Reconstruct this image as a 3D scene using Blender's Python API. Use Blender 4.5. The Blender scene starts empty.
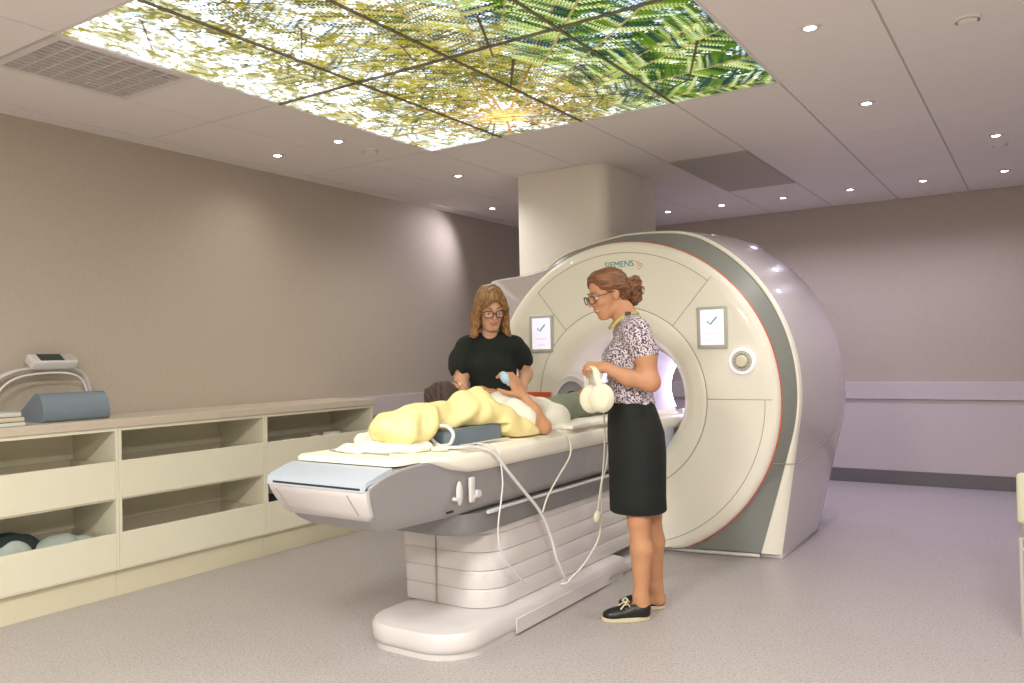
import bpy, bmesh, math, random
import numpy as np
from mathutils import Vector, Matrix
random.seed(7); rng = np.random.default_rng(11)
SC = bpy.context.scene
COL = SC.collection
PI = math.pi
D2R = PI/180

# ------------------------------------------------------------------ materials
def s2l(c):
    c = c/255.0
    return c/12.92 if c <= .04045 else ((c+.055)/1.055)**2.4
def rgb(r, g, b): return (s2l(r), s2l(g), s2l(b), 1)
MATS = {}
def mat(name, col, rough=.5, metal=0.0, var=.06, scale=40, bump=0.0, bscale=None, coat=0.0, emit=None, estr=0.0, sheen=0.0, stretch=None, alpha=None, trans=0.0, sss=0.0):
    m = bpy.data.materials.new(name); m.use_nodes = True
    nt = m.node_tree; n = nt.nodes; l = nt.links
    b = n['Principled BSDF']
    tc = n.new('ShaderNodeTexCoord'); mp = n.new('ShaderNodeMapping'); l.new(tc.outputs['Object'], mp.inputs[0])
    if stretch: mp.inputs['Scale'].default_value = stretch
    ns = n.new('ShaderNodeTexNoise'); ns.inputs['Scale'].default_value = scale; ns.inputs['Detail'].default_value = 4
    l.new(mp.outputs[0], ns.inputs['Vector'])
    mx = n.new('ShaderNodeMix'); mx.data_type = 'RGBA'
    c = Vector(col[:3])
    mx.inputs[6].default_value = (*(c*(1-var)), 1); mx.inputs[7].default_value = (*[min(1, v*(1+var)) for v in c], 1)
    if var > .3:
        mr = n.new('ShaderNodeMapRange'); mr.inputs[1].default_value = .36; mr.inputs[2].default_value = .64
        l.new(ns.outputs['Fac'], mr.inputs[0]); l.new(mr.outputs[0], mx.inputs[0])
    else: l.new(ns.outputs['Fac'], mx.inputs[0])
    l.new(mx.outputs[2], b.inputs['Base Color'])
    b.inputs['Roughness'].default_value = rough; b.inputs['Metallic'].default_value = metal
    b.inputs['Coat Weight'].default_value = coat
    if sheen: b.inputs['Sheen Weight'].default_value = sheen
    if trans: b.inputs['Transmission Weight'].default_value = trans
    if sss:
        b.inputs['Subsurface Weight'].default_value = sss; b.inputs['Subsurface Radius'].default_value = (.01, .004, .002)
    if emit:
        b.inputs['Emission Color'].default_value = emit; b.inputs['Emission Strength'].default_value = estr
    if bump:
        bp = n.new('ShaderNodeBump'); bp.inputs['Strength'].default_value = bump; bp.inputs['Distance'].default_value = .004
        nb = n.new('ShaderNodeTexNoise'); nb.inputs['Scale'].default_value = bscale or scale*3; nb.inputs['Detail'].default_value = 3
        l.new(mp.outputs[0], nb.inputs['Vector']); l.new(nb.outputs['Fac'], bp.inputs['Height']); l.new(bp.outputs[0], b.inputs['Normal'])
    MATS[name] = m
    return m
def speckle(name, base, dark, light, scale, rough):
    m = mat(name, base, rough, 0, .03, 6); nt = m.node_tree; n = nt.nodes; l = nt.links
    b = n['Principled BSDF']; src = b.inputs['Base Color'].links[0].from_socket
    tc = n['Texture Coordinate']
    for c, th, sc_ in ((dark, .6, scale), (light, .62, scale*1.37)):
        v = n.new('ShaderNodeTexNoise'); v.inputs['Scale'].default_value = sc_; v.inputs['Detail'].default_value = 1
        l.new(tc.outputs['Object'], v.inputs['Vector'])
        r = n.new('ShaderNodeMapRange'); r.inputs[1].default_value = th-.05; r.inputs[2].default_value = th+.03; r.inputs[4].default_value = .55
        l.new(v.outputs['Fac'], r.inputs[0])
        x = n.new('ShaderNodeMix'); x.data_type = 'RGBA'; x.inputs[7].default_value = c
        l.new(r.outputs[0], x.inputs[0]); l.new(src, x.inputs[6]); src = x.outputs[2]
    l.new(src, b.inputs['Base Color'])
    return m
M_floor = speckle('floor_vinyl', rgb(172,166,164), rgb(128,122,122), rgb(205,200,198), 90, .42)
M_wall = mat('woven_wallcovering', rgb(182,172,158), .8, 0, .10, 120, .35, 260, stretch=(1,1,.35))
M_wallw = mat('painted_wainscot', rgb(196,188,186), .5, 0, .02, 5)
M_skirt = mat('grey_cove_vinyl', rgb(108,104,104), .5, 0, .12, 90)
M_ceil = mat('ceiling_tile', rgb(228,222,219), .85, 0, .02, 60)
M_grid = mat('ceiling_grid', rgb(186,180,177), .7, 0, .03, 30)
M_dark = mat('dark_gap', rgb(46,44,44), .8)
M_duct = mat('column_panel', rgb(226,222,212), .5, 0, .02, 8)
M_cab = mat('cabinet_laminate', rgb(224,221,200), .45, 0, .02, 10)
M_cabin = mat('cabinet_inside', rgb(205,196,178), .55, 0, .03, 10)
M_kick = mat('kick_board', rgb(218,212,186), .5, 0, .02, 10)
M_top = mat('worktop_laminate', rgb(200,188,172), .35, 0, .05, 60)
M_face = mat('scanner_cream_shell', rgb(246,243,230), .36, 0, .01, 4, coat=.3)
M_shell = mat('scanner_side_shell', rgb(205,198,200), .25, 0, .01, 4, coat=.4)
M_band = mat('scanner_grey_band', rgb(138,142,138), .35, 0, .02, 6, coat=.2)
M_orange = mat('orange_trim', rgb(226,98,48), .4, 0, .02, 6)
M_seam = mat('panel_seam', rgb(158,152,138), .7)
M_white = mat('white_plastic', rgb(210,206,206), .35, 0, .01, 8, coat=.2)
M_hull = mat('table_grey_plastic', rgb(150,148,150), .4, 0, .02, 8, coat=.1)
M_hull2 = mat('table_dark_grey_plastic', rgb(128,127,129), .45, 0, .02, 8)
M_bluegrey = mat('blue_grey_panel', rgb(176,186,198), .4, 0, .02, 8)
M_pad = mat('cream_mattress', rgb(244,240,222), .6, 0, .03, 12, .15, 60)
M_sheet = mat('white_linen', rgb(246,242,230), .8, 0, .03, 30, .3, 90)
M_yellow = mat('yellow_pillowcase', rgb(248,232,166), .75, 0, .04, 14, .35, 25)
M_foam = mat('blue_grey_vinyl_foam', rgb(116,130,142), .45, 0, .05, 14, .1, 60)
M_skin = mat('skin', rgb(218,170,140), .5, 0, .07, 22, .06, 200, sss=.05)
M_skin2 = mat('tanned_skin', rgb(194,142,106), .5, 0, .07, 22, .06, 200, sss=.05)
M_lip = mat('lip', rgb(186,106,94), .5)
M_teeth = mat('teeth', rgb(238,230,218), .4)
M_eye = mat('eye_white', rgb(230,226,220), .25)
M_iris = mat('iris', rgb(60,44,34), .25)
M_frame = mat('glasses_frame', rgb(58,36,30), .3)
M_hairb = mat('blonde_hair', rgb(148,110,70), .5, 0, .5, 30, .3, 60, stretch=(4,4,.35))
M_hairbr = mat('brown_hair', rgb(118,79,52), .5, 0, .5, 30, .3, 60, stretch=(.45,5,4))
M_haird = mat('dark_hair', rgb(66,50,44), .5, 0, .5, 30, .8, 60, stretch=(8,1,8))
M_black = mat('black_knit', rgb(22,29,25), .85, 0, .12, 30, .3, 60)
M_skirtm = mat('black_skirt_cloth', rgb(14,20,18), .8, 0, .2, 60, .3, 200)
M_shoe = mat('black_leather', rgb(22,24,24), .4)
M_sole = mat('cream_sole', rgb(206,196,168), .7)
M_green = mat('olive_cotton', rgb(124,132,112), .85, 0, .1, 20, .3, 60)
M_cloth1 = mat('white_patterned_cotton', rgb(238,234,220), .8, 0, .05, 30, .3, 60)
M_tube = mat('clear_silicone_tube', rgb(222,222,222), .25, 0, .02, 10, coat=.5)
M_cable = mat('pale_cable', rgb(222,218,206), .5)
M_cream = mat('cream_headset_plastic', rgb(230,226,200), .45, 0, .02, 20)
M_fleece = mat('cream_ear_pad', rgb(238,234,214), .9, 0, .04, 60, .5, 120)
M_metal = mat('brushed_metal', rgb(196,194,192), .4, .4, .05, 40)
M_ball = mat('pale_blue_rubber', rgb(176,206,224), .45)
M_screen = mat('lit_screen', rgb(225,222,236), .3, emit=rgb(232,228,246), estr=.32)
M_tick = mat('green_tick', rgb(60,140,110), .5, emit=rgb(60,140,110), estr=.12)
M_faint = mat('faint_screen_text', rgb(196,194,206), .5, emit=rgb(214,210,226), estr=.30)
M_teal = mat('teal_print', rgb(40,146,146), .5)
M_oprint = mat('orange_print', rgb(236,106,50), .5)
M_bezel = mat('screen_bezel', rgb(190,191,178), .4)
M_ring = mat('lit_ring', rgb(240,238,240), .3, emit=rgb(248,240,255), estr=.16)
M_bore = mat('bore_liner', rgb(226,222,226), .4, 0, .01, 5)
M_lightp = mat('bore_light_strip', rgb(240,230,255), .4, emit=(.86,.76,1,1), estr=9)
M_led = mat('downlight_lens', rgb(255,250,245), .3, emit=(1,.95,.98,1), estr=16)
M_trim = mat('downlight_trim', rgb(214,208,206), .4)
M_grtile = mat('grey_perforated_tile', rgb(182,176,168), .8, 0, .08, 200)
M_screend = mat('dark_display', rgb(40,56,54), .3)
M_wood = mat('brown_wood', rgb(140,92,70), .5, 0, .2, 20, stretch=(1,1,8))
M_cushc = mat('cream_upholstery', rgb(206,202,178), .7, 0, .05, 30)
M_dcloth = mat('dark_green_fabric', rgb(42,54,54), .85, 0, .15, 40, .4, 80)
M_lcloth = mat('pale_blue_fabric', rgb(168,178,172), .85, 0, .08, 40, .4, 80)
M_beige = mat('beige_fabric', rgb(206,196,168), .8, 0, .08, 40, .3, 80)
M_lanyard = mat('yellow_lanyard', rgb(190,180,110), .6)
M_greenclip = mat('dark_green_clip', rgb(50,66,40), .5)
M_board = mat('pale_board', rgb(206,208,206), .5)
# printed blouse: speckled purple and white cells
def blouse_mat():
    m = mat('speckled_blouse_print', rgb(206,198,202), .8, 0, .02, 20); n = m.node_tree.nodes; l = m.node_tree.links
    b = n['Principled BSDF']; tc = n['Texture Coordinate']
    v = n.new('ShaderNodeTexNoise'); v.inputs['Scale'].default_value = 120; v.inputs['Detail'].default_value = 1.5
    l.new(tc.outputs['Object'], v.inputs['Vector'])
    cr = n.new('ShaderNodeValToRGB'); e = cr.color_ramp.elements
    e[0].position = .43; e[0].color = rgb(84,66,92); e[1].position = .53; e[1].color = rgb(216,208,210)
    x = cr.color_ramp.elements.new(.48); x.color = rgb(128,104,128)
    l.new(v.outputs['Fac'], cr.inputs[0]); l.new(cr.outputs[0], b.inputs['Base Color'])
    return m
M_blouse = blouse_mat()

# ------------------------------------------------------------------ object helpers
def tag(o, label=None, cat=None, group=None, kind=None):
    if label: o['label'] = label
    if cat: o['category'] = cat
    if group: o['group'] = group
    if kind: o['kind'] = kind
    return o
def thing(name, label, cat, loc=(0,0,0), rz=0, group=None):
    o = bpy.data.objects.new(name, None); COL.objects.link(o); o.location = loc; o.rotation_euler = (0,0,rz)
    o.empty_display_size = .05
    return tag(o, label, cat, group)
def link(name, me, m, parent=None, smooth=True, angle=40):
    ms = m if isinstance(m, (list, tuple)) else [m]
    for q in ms: me.materials.append(q)
    if smooth:
        me.shade_smooth()
        try: me.set_sharp_from_angle(angle=angle*D2R)
        except Exception: pass
    o = bpy.data.objects.new(name, me); COL.objects.link(o)
    if parent: o.parent = parent
    return o
def obj(name, bm, m, parent=None, smooth=True, angle=40):
    bmesh.ops.recalc_face_normals(bm, faces=bm.faces)
    me = bpy.data.meshes.new(name); bm.to_mesh(me); bm.free()
    return link(name, me, m, parent, smooth, angle)
def struct(name, bm, m, smooth=False):
    o = obj(name, bm, m, None, smooth); o['kind'] = 'structure'; return o
def BM(): return bmesh.new()
def box(bm, x0, x1, y0, y1, z0, z1, bev=0.0, seg=2, M=None, mi=0):
    r = bmesh.ops.create_cube(bm, size=1)['verts']
    S = Matrix.Translation(((x0+x1)/2, (y0+y1)/2, (z0+z1)/2)) @ Matrix.Diagonal((x1-x0, y1-y0, z1-z0, 1))
    for v in r: v.co = S @ v.co
    fs = set(f for v in r for f in v.link_faces)
    if bev > 0:
        es = list(set(e for v in r for e in v.link_edges))
        g = bmesh.ops.bevel(bm, geom=es, offset=bev, segments=seg, affect='EDGES', profile=.5)
        vs = set(v for f in g['faces'] for v in f.verts) | set(v for v in r if v.is_valid)
        fs = set(f for v in vs for f in v.link_faces)
    else: vs = set(r)
    if M is not None:
        for v in vs: v.co = M @ v.co
    for f in fs: f.material_index = mi
    return bm
def loft(bm, rings, closed=True, cap0=True, cap1=True, mi=0):
    V = [[bm.verts.new(p) for p in r] for r in rings]
    n = len(V[0])
    for a, b in zip(V, V[1:]):
        for i in range(n if closed else n-1):
            j = (i+1) % n
            try:
                f = bm.faces.new((a[i], a[j], b[j], b[i])); f.material_index = mi
            except ValueError: pass
    if closed and cap0 and n > 2: bm.faces.new(V[0][::-1]).material_index = mi
    if closed and cap1 and n > 2: bm.faces.new(V[-1]).material_index = mi
    return V
def smoothpath(pts, sub=6, closed=False):
    P = [Vector(p) for p in pts]; n = len(P); out = []
    rngi = range(n if closed else n-1)
    for i in rngi:
        p1, p2 = P[i], P[(i+1) % n]
        p0 = P[i-1] if (i > 0 or closed) else p1*2-p2
        p3 = P[(i+2) % n] if (i+2 < n or closed) else p2*2-p1
        for k in range(sub):
            t = k/sub
            out.append(.5*((2*p1)+(p2-p0)*t+(2*p0-5*p1+4*p2-p3)*t*t+(3*p1-p0-3*p2+p3)*t**3))
    if not closed: out.append(P[-1])
    return out
def tube(bm, pts, r, n=8, closed=False, sub=0, mi=0, flat=None):
    P = smoothpath(pts, sub, closed) if sub else [Vector(p) for p in pts]
    m = len(P); rings = []
    rr = r if callable(r) else (lambda t: r)
    N = None
    for i, p in enumerate(P):
        a = P[i-1] if (i > 0 or closed) else P[0]; b = P[(i+1) % m] if (i < m-1 or closed) else P[-1]
        t = (b-a).normalized()
        if N is None: N = t.orthogonal().normalized()
        N = (N - t*N.dot(t)).normalized(); B = t.cross(N)
        if flat: N0 = Vector(flat); N0 = (N0-t*N0.dot(t)).normalized(); B0 = t.cross(N0)
        q = rr(i/(m-1) if m > 1 else 0)
        ring = []
        for k in range(n):
            c, s = math.cos(2*PI*k/n), math.sin(2*PI*k/n)
            ring.append(p+(N0*c*q[0]+B0*s*q[1] if flat else N*c*q+B*s*q))
        rings.append(ring)
    if closed: rings.append(rings[0])
    if closed:
        V = [[bm.verts.new(p) for p in r_] for r_ in rings[:-1]]; V.append(V[0])
        for a, b in zip(V, V[1:]):
            for i in range(n):
                j = (i+1) % n; bm.faces.new((a[i], a[j], b[j], b[i])).material_index = mi
    else: loft(bm, rings, mi=mi)
    return bm
def cyl(bm, p0, p1, r0, r1=None, n=24, mi=0):
    r1 = r0 if r1 is None else r1
    p0, p1 = Vector(p0), Vector(p1); t = (p1-p0).normalized(); N = t.orthogonal().normalized(); B = t.cross(N)
    loft(bm, [[p+(N*math.cos(2*PI*k/n)+B*math.sin(2*PI*k/n))*r for k in range(n)] for p, r in ((p0, r0), (p1, r1))], mi=mi)
    return bm
def lathe(bm, prof, c, axis='Z', n=48, mi=0, cap=False):
    rings = []
    for r, h in prof:
        ring = []
        for k in range(n):
            a = 2*PI*k/n
            if axis == 'Z': ring.append((c[0]+r*math.cos(a), c[1]+r*math.sin(a), c[2]+h))
            elif axis == 'Y': ring.append((c[0]+r*math.cos(a), c[1]+h, c[2]+r*math.sin(a)))
            else: ring.append((c[0]+h, c[1]+r*math.cos(a), c[2]+r*math.sin(a)))
        rings.append(ring)
    loft(bm, rings, cap0=cap, cap1=cap, mi=mi); return bm
def ellipsoid_mesh(bm, c, r, M=None, n=16, mi=0):
    g = bmesh.ops.create_uvsphere(bm, u_segments=n, v_segments=max(6, n//2+2), radius=1)['verts']
    for v in g:
        v.co = Vector((v.co.x*r[0], v.co.y*r[1], v.co.z*r[2]))
        if M is not None: v.co = M @ v.co
        v.co += Vector(c)
    for v in g:
        for f in v.link_faces: f.material_index = mi
    return bm
def rrect(x0, x1, y0, y1, r, z, n=6, rr=None):
    """rounded rectangle outline at height z; rr = radii (x0y0, x1y0, x1y1, x0y1)"""
    R = rr or (r, r, r, r); out = []
    for (cx, cy, a0, q) in ((x0, y0, 180, R[0]), (x1, y0, 270, R[1]), (x1, y1, 0, R[2]), (x0, y1, 90, R[3])):
        ox = cx+q if cx == x0 else cx-q; oy = cy+q if cy == y0 else cy-q
        for k in range(n+1):
            a = (a0+90*k/n)*D2R; out.append((ox+q*math.cos(a), oy+q*math.sin(a), z))
    return out

# ------------------------------------------------------------------ smooth-blended solids (distance field -> surface nets)
def rotm(yaw=0, pitch=0, roll=0):
    return (Matrix.Rotation(yaw, 3, 'Z') @ Matrix.Rotation(pitch, 3, 'Y') @ Matrix.Rotation(roll, 3, 'X'))
class Field:
    def __init__(s, k=.02): s.p = []; s.k = k; s.M = None
    def frame(s, origin=None, R=None, scale=1.0):
        s.M = None if origin is None else (Vector(origin), R or Matrix.Identity(3), scale); return s
    def tp(s, p): return Vector(p) if s.M is None else s.M[0]+s.M[1] @ (Vector(p)*s.M[2])
    def ts(s): return 1 if s.M is None else s.M[2]
    def tr(s, R): R = R or Matrix.Identity(3); return R if s.M is None else s.M[1] @ R
    def cap(s, a, b, ra, rb=None, k=None, op=1):
        q = s.ts(); s.p.append(('c', s.tp(a), s.tp(b), ra*q, (ra if rb is None else rb)*q, s.k if k is None else k, op)); return s
    def chain(s, pts, k=None):
        for (a, ra), (b, rb) in zip(pts, pts[1:]): s.cap(a, b, ra, rb, k)
        return s
    def ell(s, c, r, R=None, k=None, op=1):
        q = s.ts(); s.p.append(('e', s.tp(c), Vector(r)*q, s.tr(R), None, s.k if k is None else k, op)); return s
    def box(s, c, h, r=.02, R=None, k=None, op=1):
        q = s.ts(); s.p.append(('b', s.tp(c), Vector(h)*q, s.tr(R), r*q, s.k if k is None else k, op)); return s
    def build(s, name, m, parent=None, res=.006, noise=None, clip=None, smooth_it=1):
        lo = np.full(3, 1e9); hi = -lo; bb = []
        for p in s.p:
            if p[0] == 'c':
                A = np.array([p[1], p[2]]); R = max(p[3], p[4]); a, b = A.min(0)-R, A.max(0)+R
            else:
                h = np.abs(np.array(p[3])) @ np.array(p[2]); a, b = np.array(p[1])-h, np.array(p[1])+h
            bb.append((a, b))
            if p[6] > 0: lo = np.minimum(lo, a); hi = np.maximum(hi, b)
        lo -= 4*res; hi += 4*res
        N = np.ceil((hi-lo)/res).astype(int)+1
        ax = [(lo[i]+np.arange(N[i])*res).astype(np.float32) for i in range(3)]
        F = np.full(N, .2, np.float32)
        for p, (a, b) in zip(s.p, bb):
            k = p[5]; pad = k+.02+2*res
            i0 = np.clip(np.floor((a-pad-lo)/res).astype(int), 0, N-1); i1 = np.clip(np.ceil((b+pad-lo)/res).astype(int)+1, 1, N)
            if (i1 <= i0).any(): continue
            sl = tuple(slice(i0[i], i1[i]) for i in range(3))
            X = ax[0][sl[0]][:, None, None]; Y = ax[1][sl[1]][None, :, None]; Z = ax[2][sl[2]][None, None, :]
            if p[0] == 'c':
                A, B = np.array(p[1]), np.array(p[2]); ab = B-A; L = max(float(ab @ ab), 1e-9)
                t = np.clip(((X-A[0])*ab[0]+(Y-A[1])*ab[1]+(Z-A[2])*ab[2])/L, 0, 1)
                d = np.sqrt((X-A[0]-t*ab[0])**2+(Y-A[1]-t*ab[1])**2+(Z-A[2]-t*ab[2])**2)-(p[3]+(p[4]-p[3])*t)
            else:
                R = np.array(p[3]); c = np.array(p[1]); x, y, z = X-c[0], Y-c[1], Z-c[2]
                q = [x*R[0][i]+y*R[1][i]+z*R[2][i] for i in range(3)]
                h = p[2]
                if p[0] == 'e':
                    k0 = np.sqrt((q[0]/h[0])**2+(q[1]/h[1])**2+(q[2]/h[2])**2)
                    k1 = np.sqrt((q[0]/h[0]**2)**2+(q[1]/h[1]**2)**2+(q[2]/h[2]**2)**2)+1e-6
                    d = k0*(k0-1)/k1
                    d = np.where(k0 < .2, -min(h), d)
                else:
                    r = p[4]; e = [np.abs(q[i])-(h[i]-r) for i in range(3)]
                    d = np.sqrt(sum(np.maximum(v, 0)**2 for v in e))+np.minimum(np.maximum(np.maximum(e[0], e[1]), e[2]), 0)-r
            f = F[sl]
            if p[6] > 0:
                h_ = np.maximum(k-np.abs(f-d), 0)/max(k, 1e-6); F[sl] = np.minimum(f, d)-h_*h_*k*.25
            else:
                h_ = np.maximum(k-np.abs(f+d), 0)/max(k, 1e-6); F[sl] = np.maximum(f, -d)+h_*h_*k*.25
        if noise is not None:
            F += noise(ax[0][:, None, None], ax[1][None, :, None], ax[2][None, None, :]).astype(np.float32)
        if clip is not None:
            F = np.maximum(F, clip(ax[0][:, None, None], ax[1][None, :, None], ax[2][None, None, :])).astype(np.float32)
        F[0] = F[-1] = .1; F[:, 0] = F[:, -1] = .1; F[:, :, 0] = F[:, :, -1] = .1
        S = F < 0
        c = [(i, j, k) for i in (0, 1) for j in (0, 1) for k in (0, 1)]
        n0 = N-1
        cnt = np.zeros(n0, np.int8)
        for (i, j, k) in c: cnt += S[i:i+n0[0], j:j+n0[1], k:k+n0[2]]
        act = (cnt > 0) & (cnt < 8); idx = np.argwhere(act)
        vid = np.full(n0, -1, np.int64); vid[act] = np.arange(len(idx))
        acc = np.zeros((len(idx), 3)); w = np.zeros(len(idx))
        for a in c:
            for d in range(3):
                if a[d]: continue
                b = list(a); b[d] = 1
                fa = F[idx[:, 0]+a[0], idx[:, 1]+a[1], idx[:, 2]+a[2]]; fb = F[idx[:, 0]+b[0], idx[:, 1]+b[1], idx[:, 2]+b[2]]
                m_ = (fa < 0) != (fb < 0); t = np.where(m_, fa/np.where(m_, fa-fb, 1), 0)
                pos = np.tile(np.array(a, float), (len(idx), 1)); pos[:, d] += t
                acc += pos*m_[:, None]; w += m_
        V = lo+(idx+acc/w[:, None])*res
        quads = []
        for d in range(3):
            sa = [slice(0, None)]*3; sb = [slice(0, None)]*3; sa[d] = slice(0, -1); sb[d] = slice(1, None)
            A, B = S[tuple(sa)], S[tuple(sb)]
            e = np.argwhere(A != B); o1, o2 = [(1, 2), (2, 0), (0, 1)][d]
            ok = (e[:, o1] > 0) & (e[:, o2] > 0) & (e[:, o1] < n0[o1]) & (e[:, o2] < n0[o2]); e = e[ok]
            fl = A[tuple(e.T)]
            def g(u, v):
                q = e.copy(); q[:, o1] -= u; q[:, o2] -= v; return vid[tuple(q.T)]
            Q = np.stack([g(1, 1), g(0, 1), g(0, 0), g(1, 0)], 1)
            Q[~fl] = Q[~fl][:, ::-1]; quads.append(Q)
        Q = np.concatenate(quads); Q = Q[(Q >= 0).all(1)]
        for _ in range(smooth_it):
            s_ = np.zeros_like(V); n_ = np.zeros(len(V))
            for a in range(4):
                b = (a+1) % 4
                np.add.at(s_, Q[:, a], V[Q[:, b]]); np.add.at(n_, Q[:, a], 1)
                np.add.at(s_, Q[:, b], V[Q[:, a]]); np.add.at(n_, Q[:, b], 1)
            V = V*.5+.5*s_/np.maximum(n_, 1)[:, None]
        me = bpy.data.meshes.new(name)
        me.vertices.add(len(V)); me.vertices.foreach_set('co', V.astype(np.float32).ravel())
        me.loops.add(Q.size); me.loops.foreach_set('vertex_index', Q.astype(np.int32).ravel())
        me.polygons.add(len(Q)); me.polygons.foreach_set('loop_start', np.arange(0, Q.size, 4, dtype=np.int32))
        me.update(calc_edges=True); me.validate()
        return link(name, me, m, parent, True, 180)
def text_mesh(name, body, size, m, parent, M, ext=.001):
    cu = bpy.data.curves.new(name, 'FONT'); cu.body = body; cu.size = size; cu.extrude = ext; cu.align_x = 'RIGHT'
    o = bpy.data.objects.new(name, cu); COL.objects.link(o)
    dg = bpy.context.evaluated_depsgraph_get(); me = bpy.data.meshes.new_from_object(o.evaluated_get(dg))
    bpy.data.objects.remove(o)
    me.transform(M); me.materials.clear()
    return link(name, me, m, parent, False)

# ================================================================== THE ROOM
CEI = 2.70
XL, YB, XR, YF = -4.82, 8.47, 2.4, -2.2
struct('floor', box(BM(), XL-.1, XR+.1, YF-.1, YB+.1, -.1, 0), M_floor)
struct('wall_left', box(BM(), XL-.12, XL, YF, YB, 0, CEI+.1), M_wall)
struct('wall_back', box(BM(), XL-.12, XR+.12, YB, YB+.12, 0, CEI+.1), M_wall)
struct('wall_right', box(BM(), XR, XR+.12, YF, YB, 0, CEI+.1), M_wall)
struct('wall_front', box(BM(), XL-.12, XR+.12, YF-.12, YF, 0, CEI+.1), M_wall)
b = BM(); box(b, XL+.001, XR, YB-.012, YB-.0005, .13, .80); box(b, XL+.001, XR, YB-.03, YB-.0005, .805, .97, .004)
struct('trim_back', b, M_wallw)
b = BM(); box(b, XL+.0005, XL+.012, YF, YB-.031, .13, .80); box(b, XL+.0005, XL+.03, YF, YB-.031, .805, .97, .004)
struct('trim_left', b, M_wallw)
b = BM(); box(b, XL+.001, XR, YB-.02, YB-.0005, 0, .128, .003)
struct('baseboard_back', b, M_skirt)
b = BM(); box(b, XL+.0005, XL+.02, YF, YB-.021, 0, .128, .003)
struct('baseboard_left', b, M_skirt)
# ceiling: tiles in a grid, openings for the mural and the air vent
gx = [XL+.14]+[-4.08+.5875*i for i in range(0, 12)]
gx = [x for x in gx if x < XR-.1]+[XR]
gy = [YF, -1.79, -.58, .62, 1.83, 3.04, 4.35, 5.69, 7.06, YB]
MUX0, MUX1, MUY0, MUY1 = -3.4925, -1.1425, 1.83, 4.35
b = BM()
g = .005
for i in range(len(gx)-1):
    for j in range(len(gy)-1):
        x0, x1, y0, y1 = gx[i], gx[i+1], gy[j], gy[j+1]
        if x0 > MUX0-.02 and x1 < MUX1+.02 and y0 > MUY0-.02 and y1 < MUY1+.02: continue
        if abs(x0+4.08) < .02 and abs(y0-1.83) < .02: y0 = 2.5
        if abs(x0+2.3175) < .03 and abs(y0-5.69) < .02: continue
        box(b, x0+g, x1-g, y0+g, y1-g, CEI, CEI+.012, .0015, 1)
for y0, y1 in zip(gy, gy[1:]): box(b, XL, gx[0]-g, y0, y1, CEI-.006, CEI+.012)
struct('ceiling', b, M_ceil)
b = BM(); box(b, XL, XR, YF, YB, CEI+.1, CEI+.16)
struct('trim_1', b, M_ceil)
b = BM()
for x in gx[:-1]:
    if MUX0+.05 < x < MUX1-.05:
        box(b, x-.012, x+.012, YF, MUY0, CEI+.004, CEI+.03); box(b, x-.012, x+.012, MUY1, YB, CEI+.004, CEI+.03)
    else: box(b, x-.012, x+.012, YF, YB, CEI+.004, CEI+.03)
for y in gy[1:-1]:
    if MUY0+.1 < y < MUY1-.1: box(b, XL, MUX0, y-.012, y+.012, CEI+.0045, CEI+.03); box(b, MUX1, XR, y-.012, y+.012, CEI+.0045, CEI+.03)
    else: box(b, XL, XR, y-.012, y+.012, CEI+.0045, CEI+.03)
struct('trim_2', b, M_grid)
# boxed service column from ceiling down into the scanner shell
b = BM()
cx0, cx1, cy0, cy1 = -3.44, -2.68, 5.36, 6.30
loft(b, [rrect(cx0, cx1, cy0, cy1, .07, z, rr=(.02, .10, .02, .02), n=8) for z in (1.80, CEI-.002)])
box(b, cx1-.002, cx1+.004, 6.02, 6.04, 1.80, CEI-.004)
struct('service_column', b, M_duct, True)
# grey perforated tile in ceiling
t = obj('ceiling_tile', box(BM(), -2.3175+.012, -1.73-.012, 5.69+.012, 7.06-.012, CEI-.003, CEI+.01, .002), M_grtile, smooth=False)
tag(t, 'dark grey square-edged access tile set in the white ceiling', 'ceiling tile')

# ------------------------------------------------------------------ downlights
def downlight(x, y, label, tilt=0, col=(1,.93,.88), e=22, grp='small round ceiling downlights', back=False):
    t = thing('downlight', label, 'downlight', (x, y, CEI), 0, grp)
    b = BM(); lathe(b, [(.024, -.002), (.026, -.007), (.042, -.008), (.046, -.004), (.047, .0)], (0,0,0), n=28)
    obj('trim_ring', b, M_trim, t)
    b = BM(); lathe(b, [(.0005, -.0065), (.018, -.0075), (.0245, -.004)], (0,0,0), n=20)
    obj('lens', b, M_led, t)
    L = bpy.data.lights.new('downlight_beam', 'SPOT'); L.energy = e; L.color = col; L.spot_size = 150*D2R; L.spot_blend = 1; L.shadow_soft_size = .04
    o = bpy.data.objects.new('downlight_beam', L); COL.objects.link(o); o.parent = t; o.location = (0, 0, -.03); o.rotation_euler = (tilt, 0, 0)
    return t
VIO = (.82, .75, 1.0); WRM = (1, .90, .80); NEU = (1,.95,.91)
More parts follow.
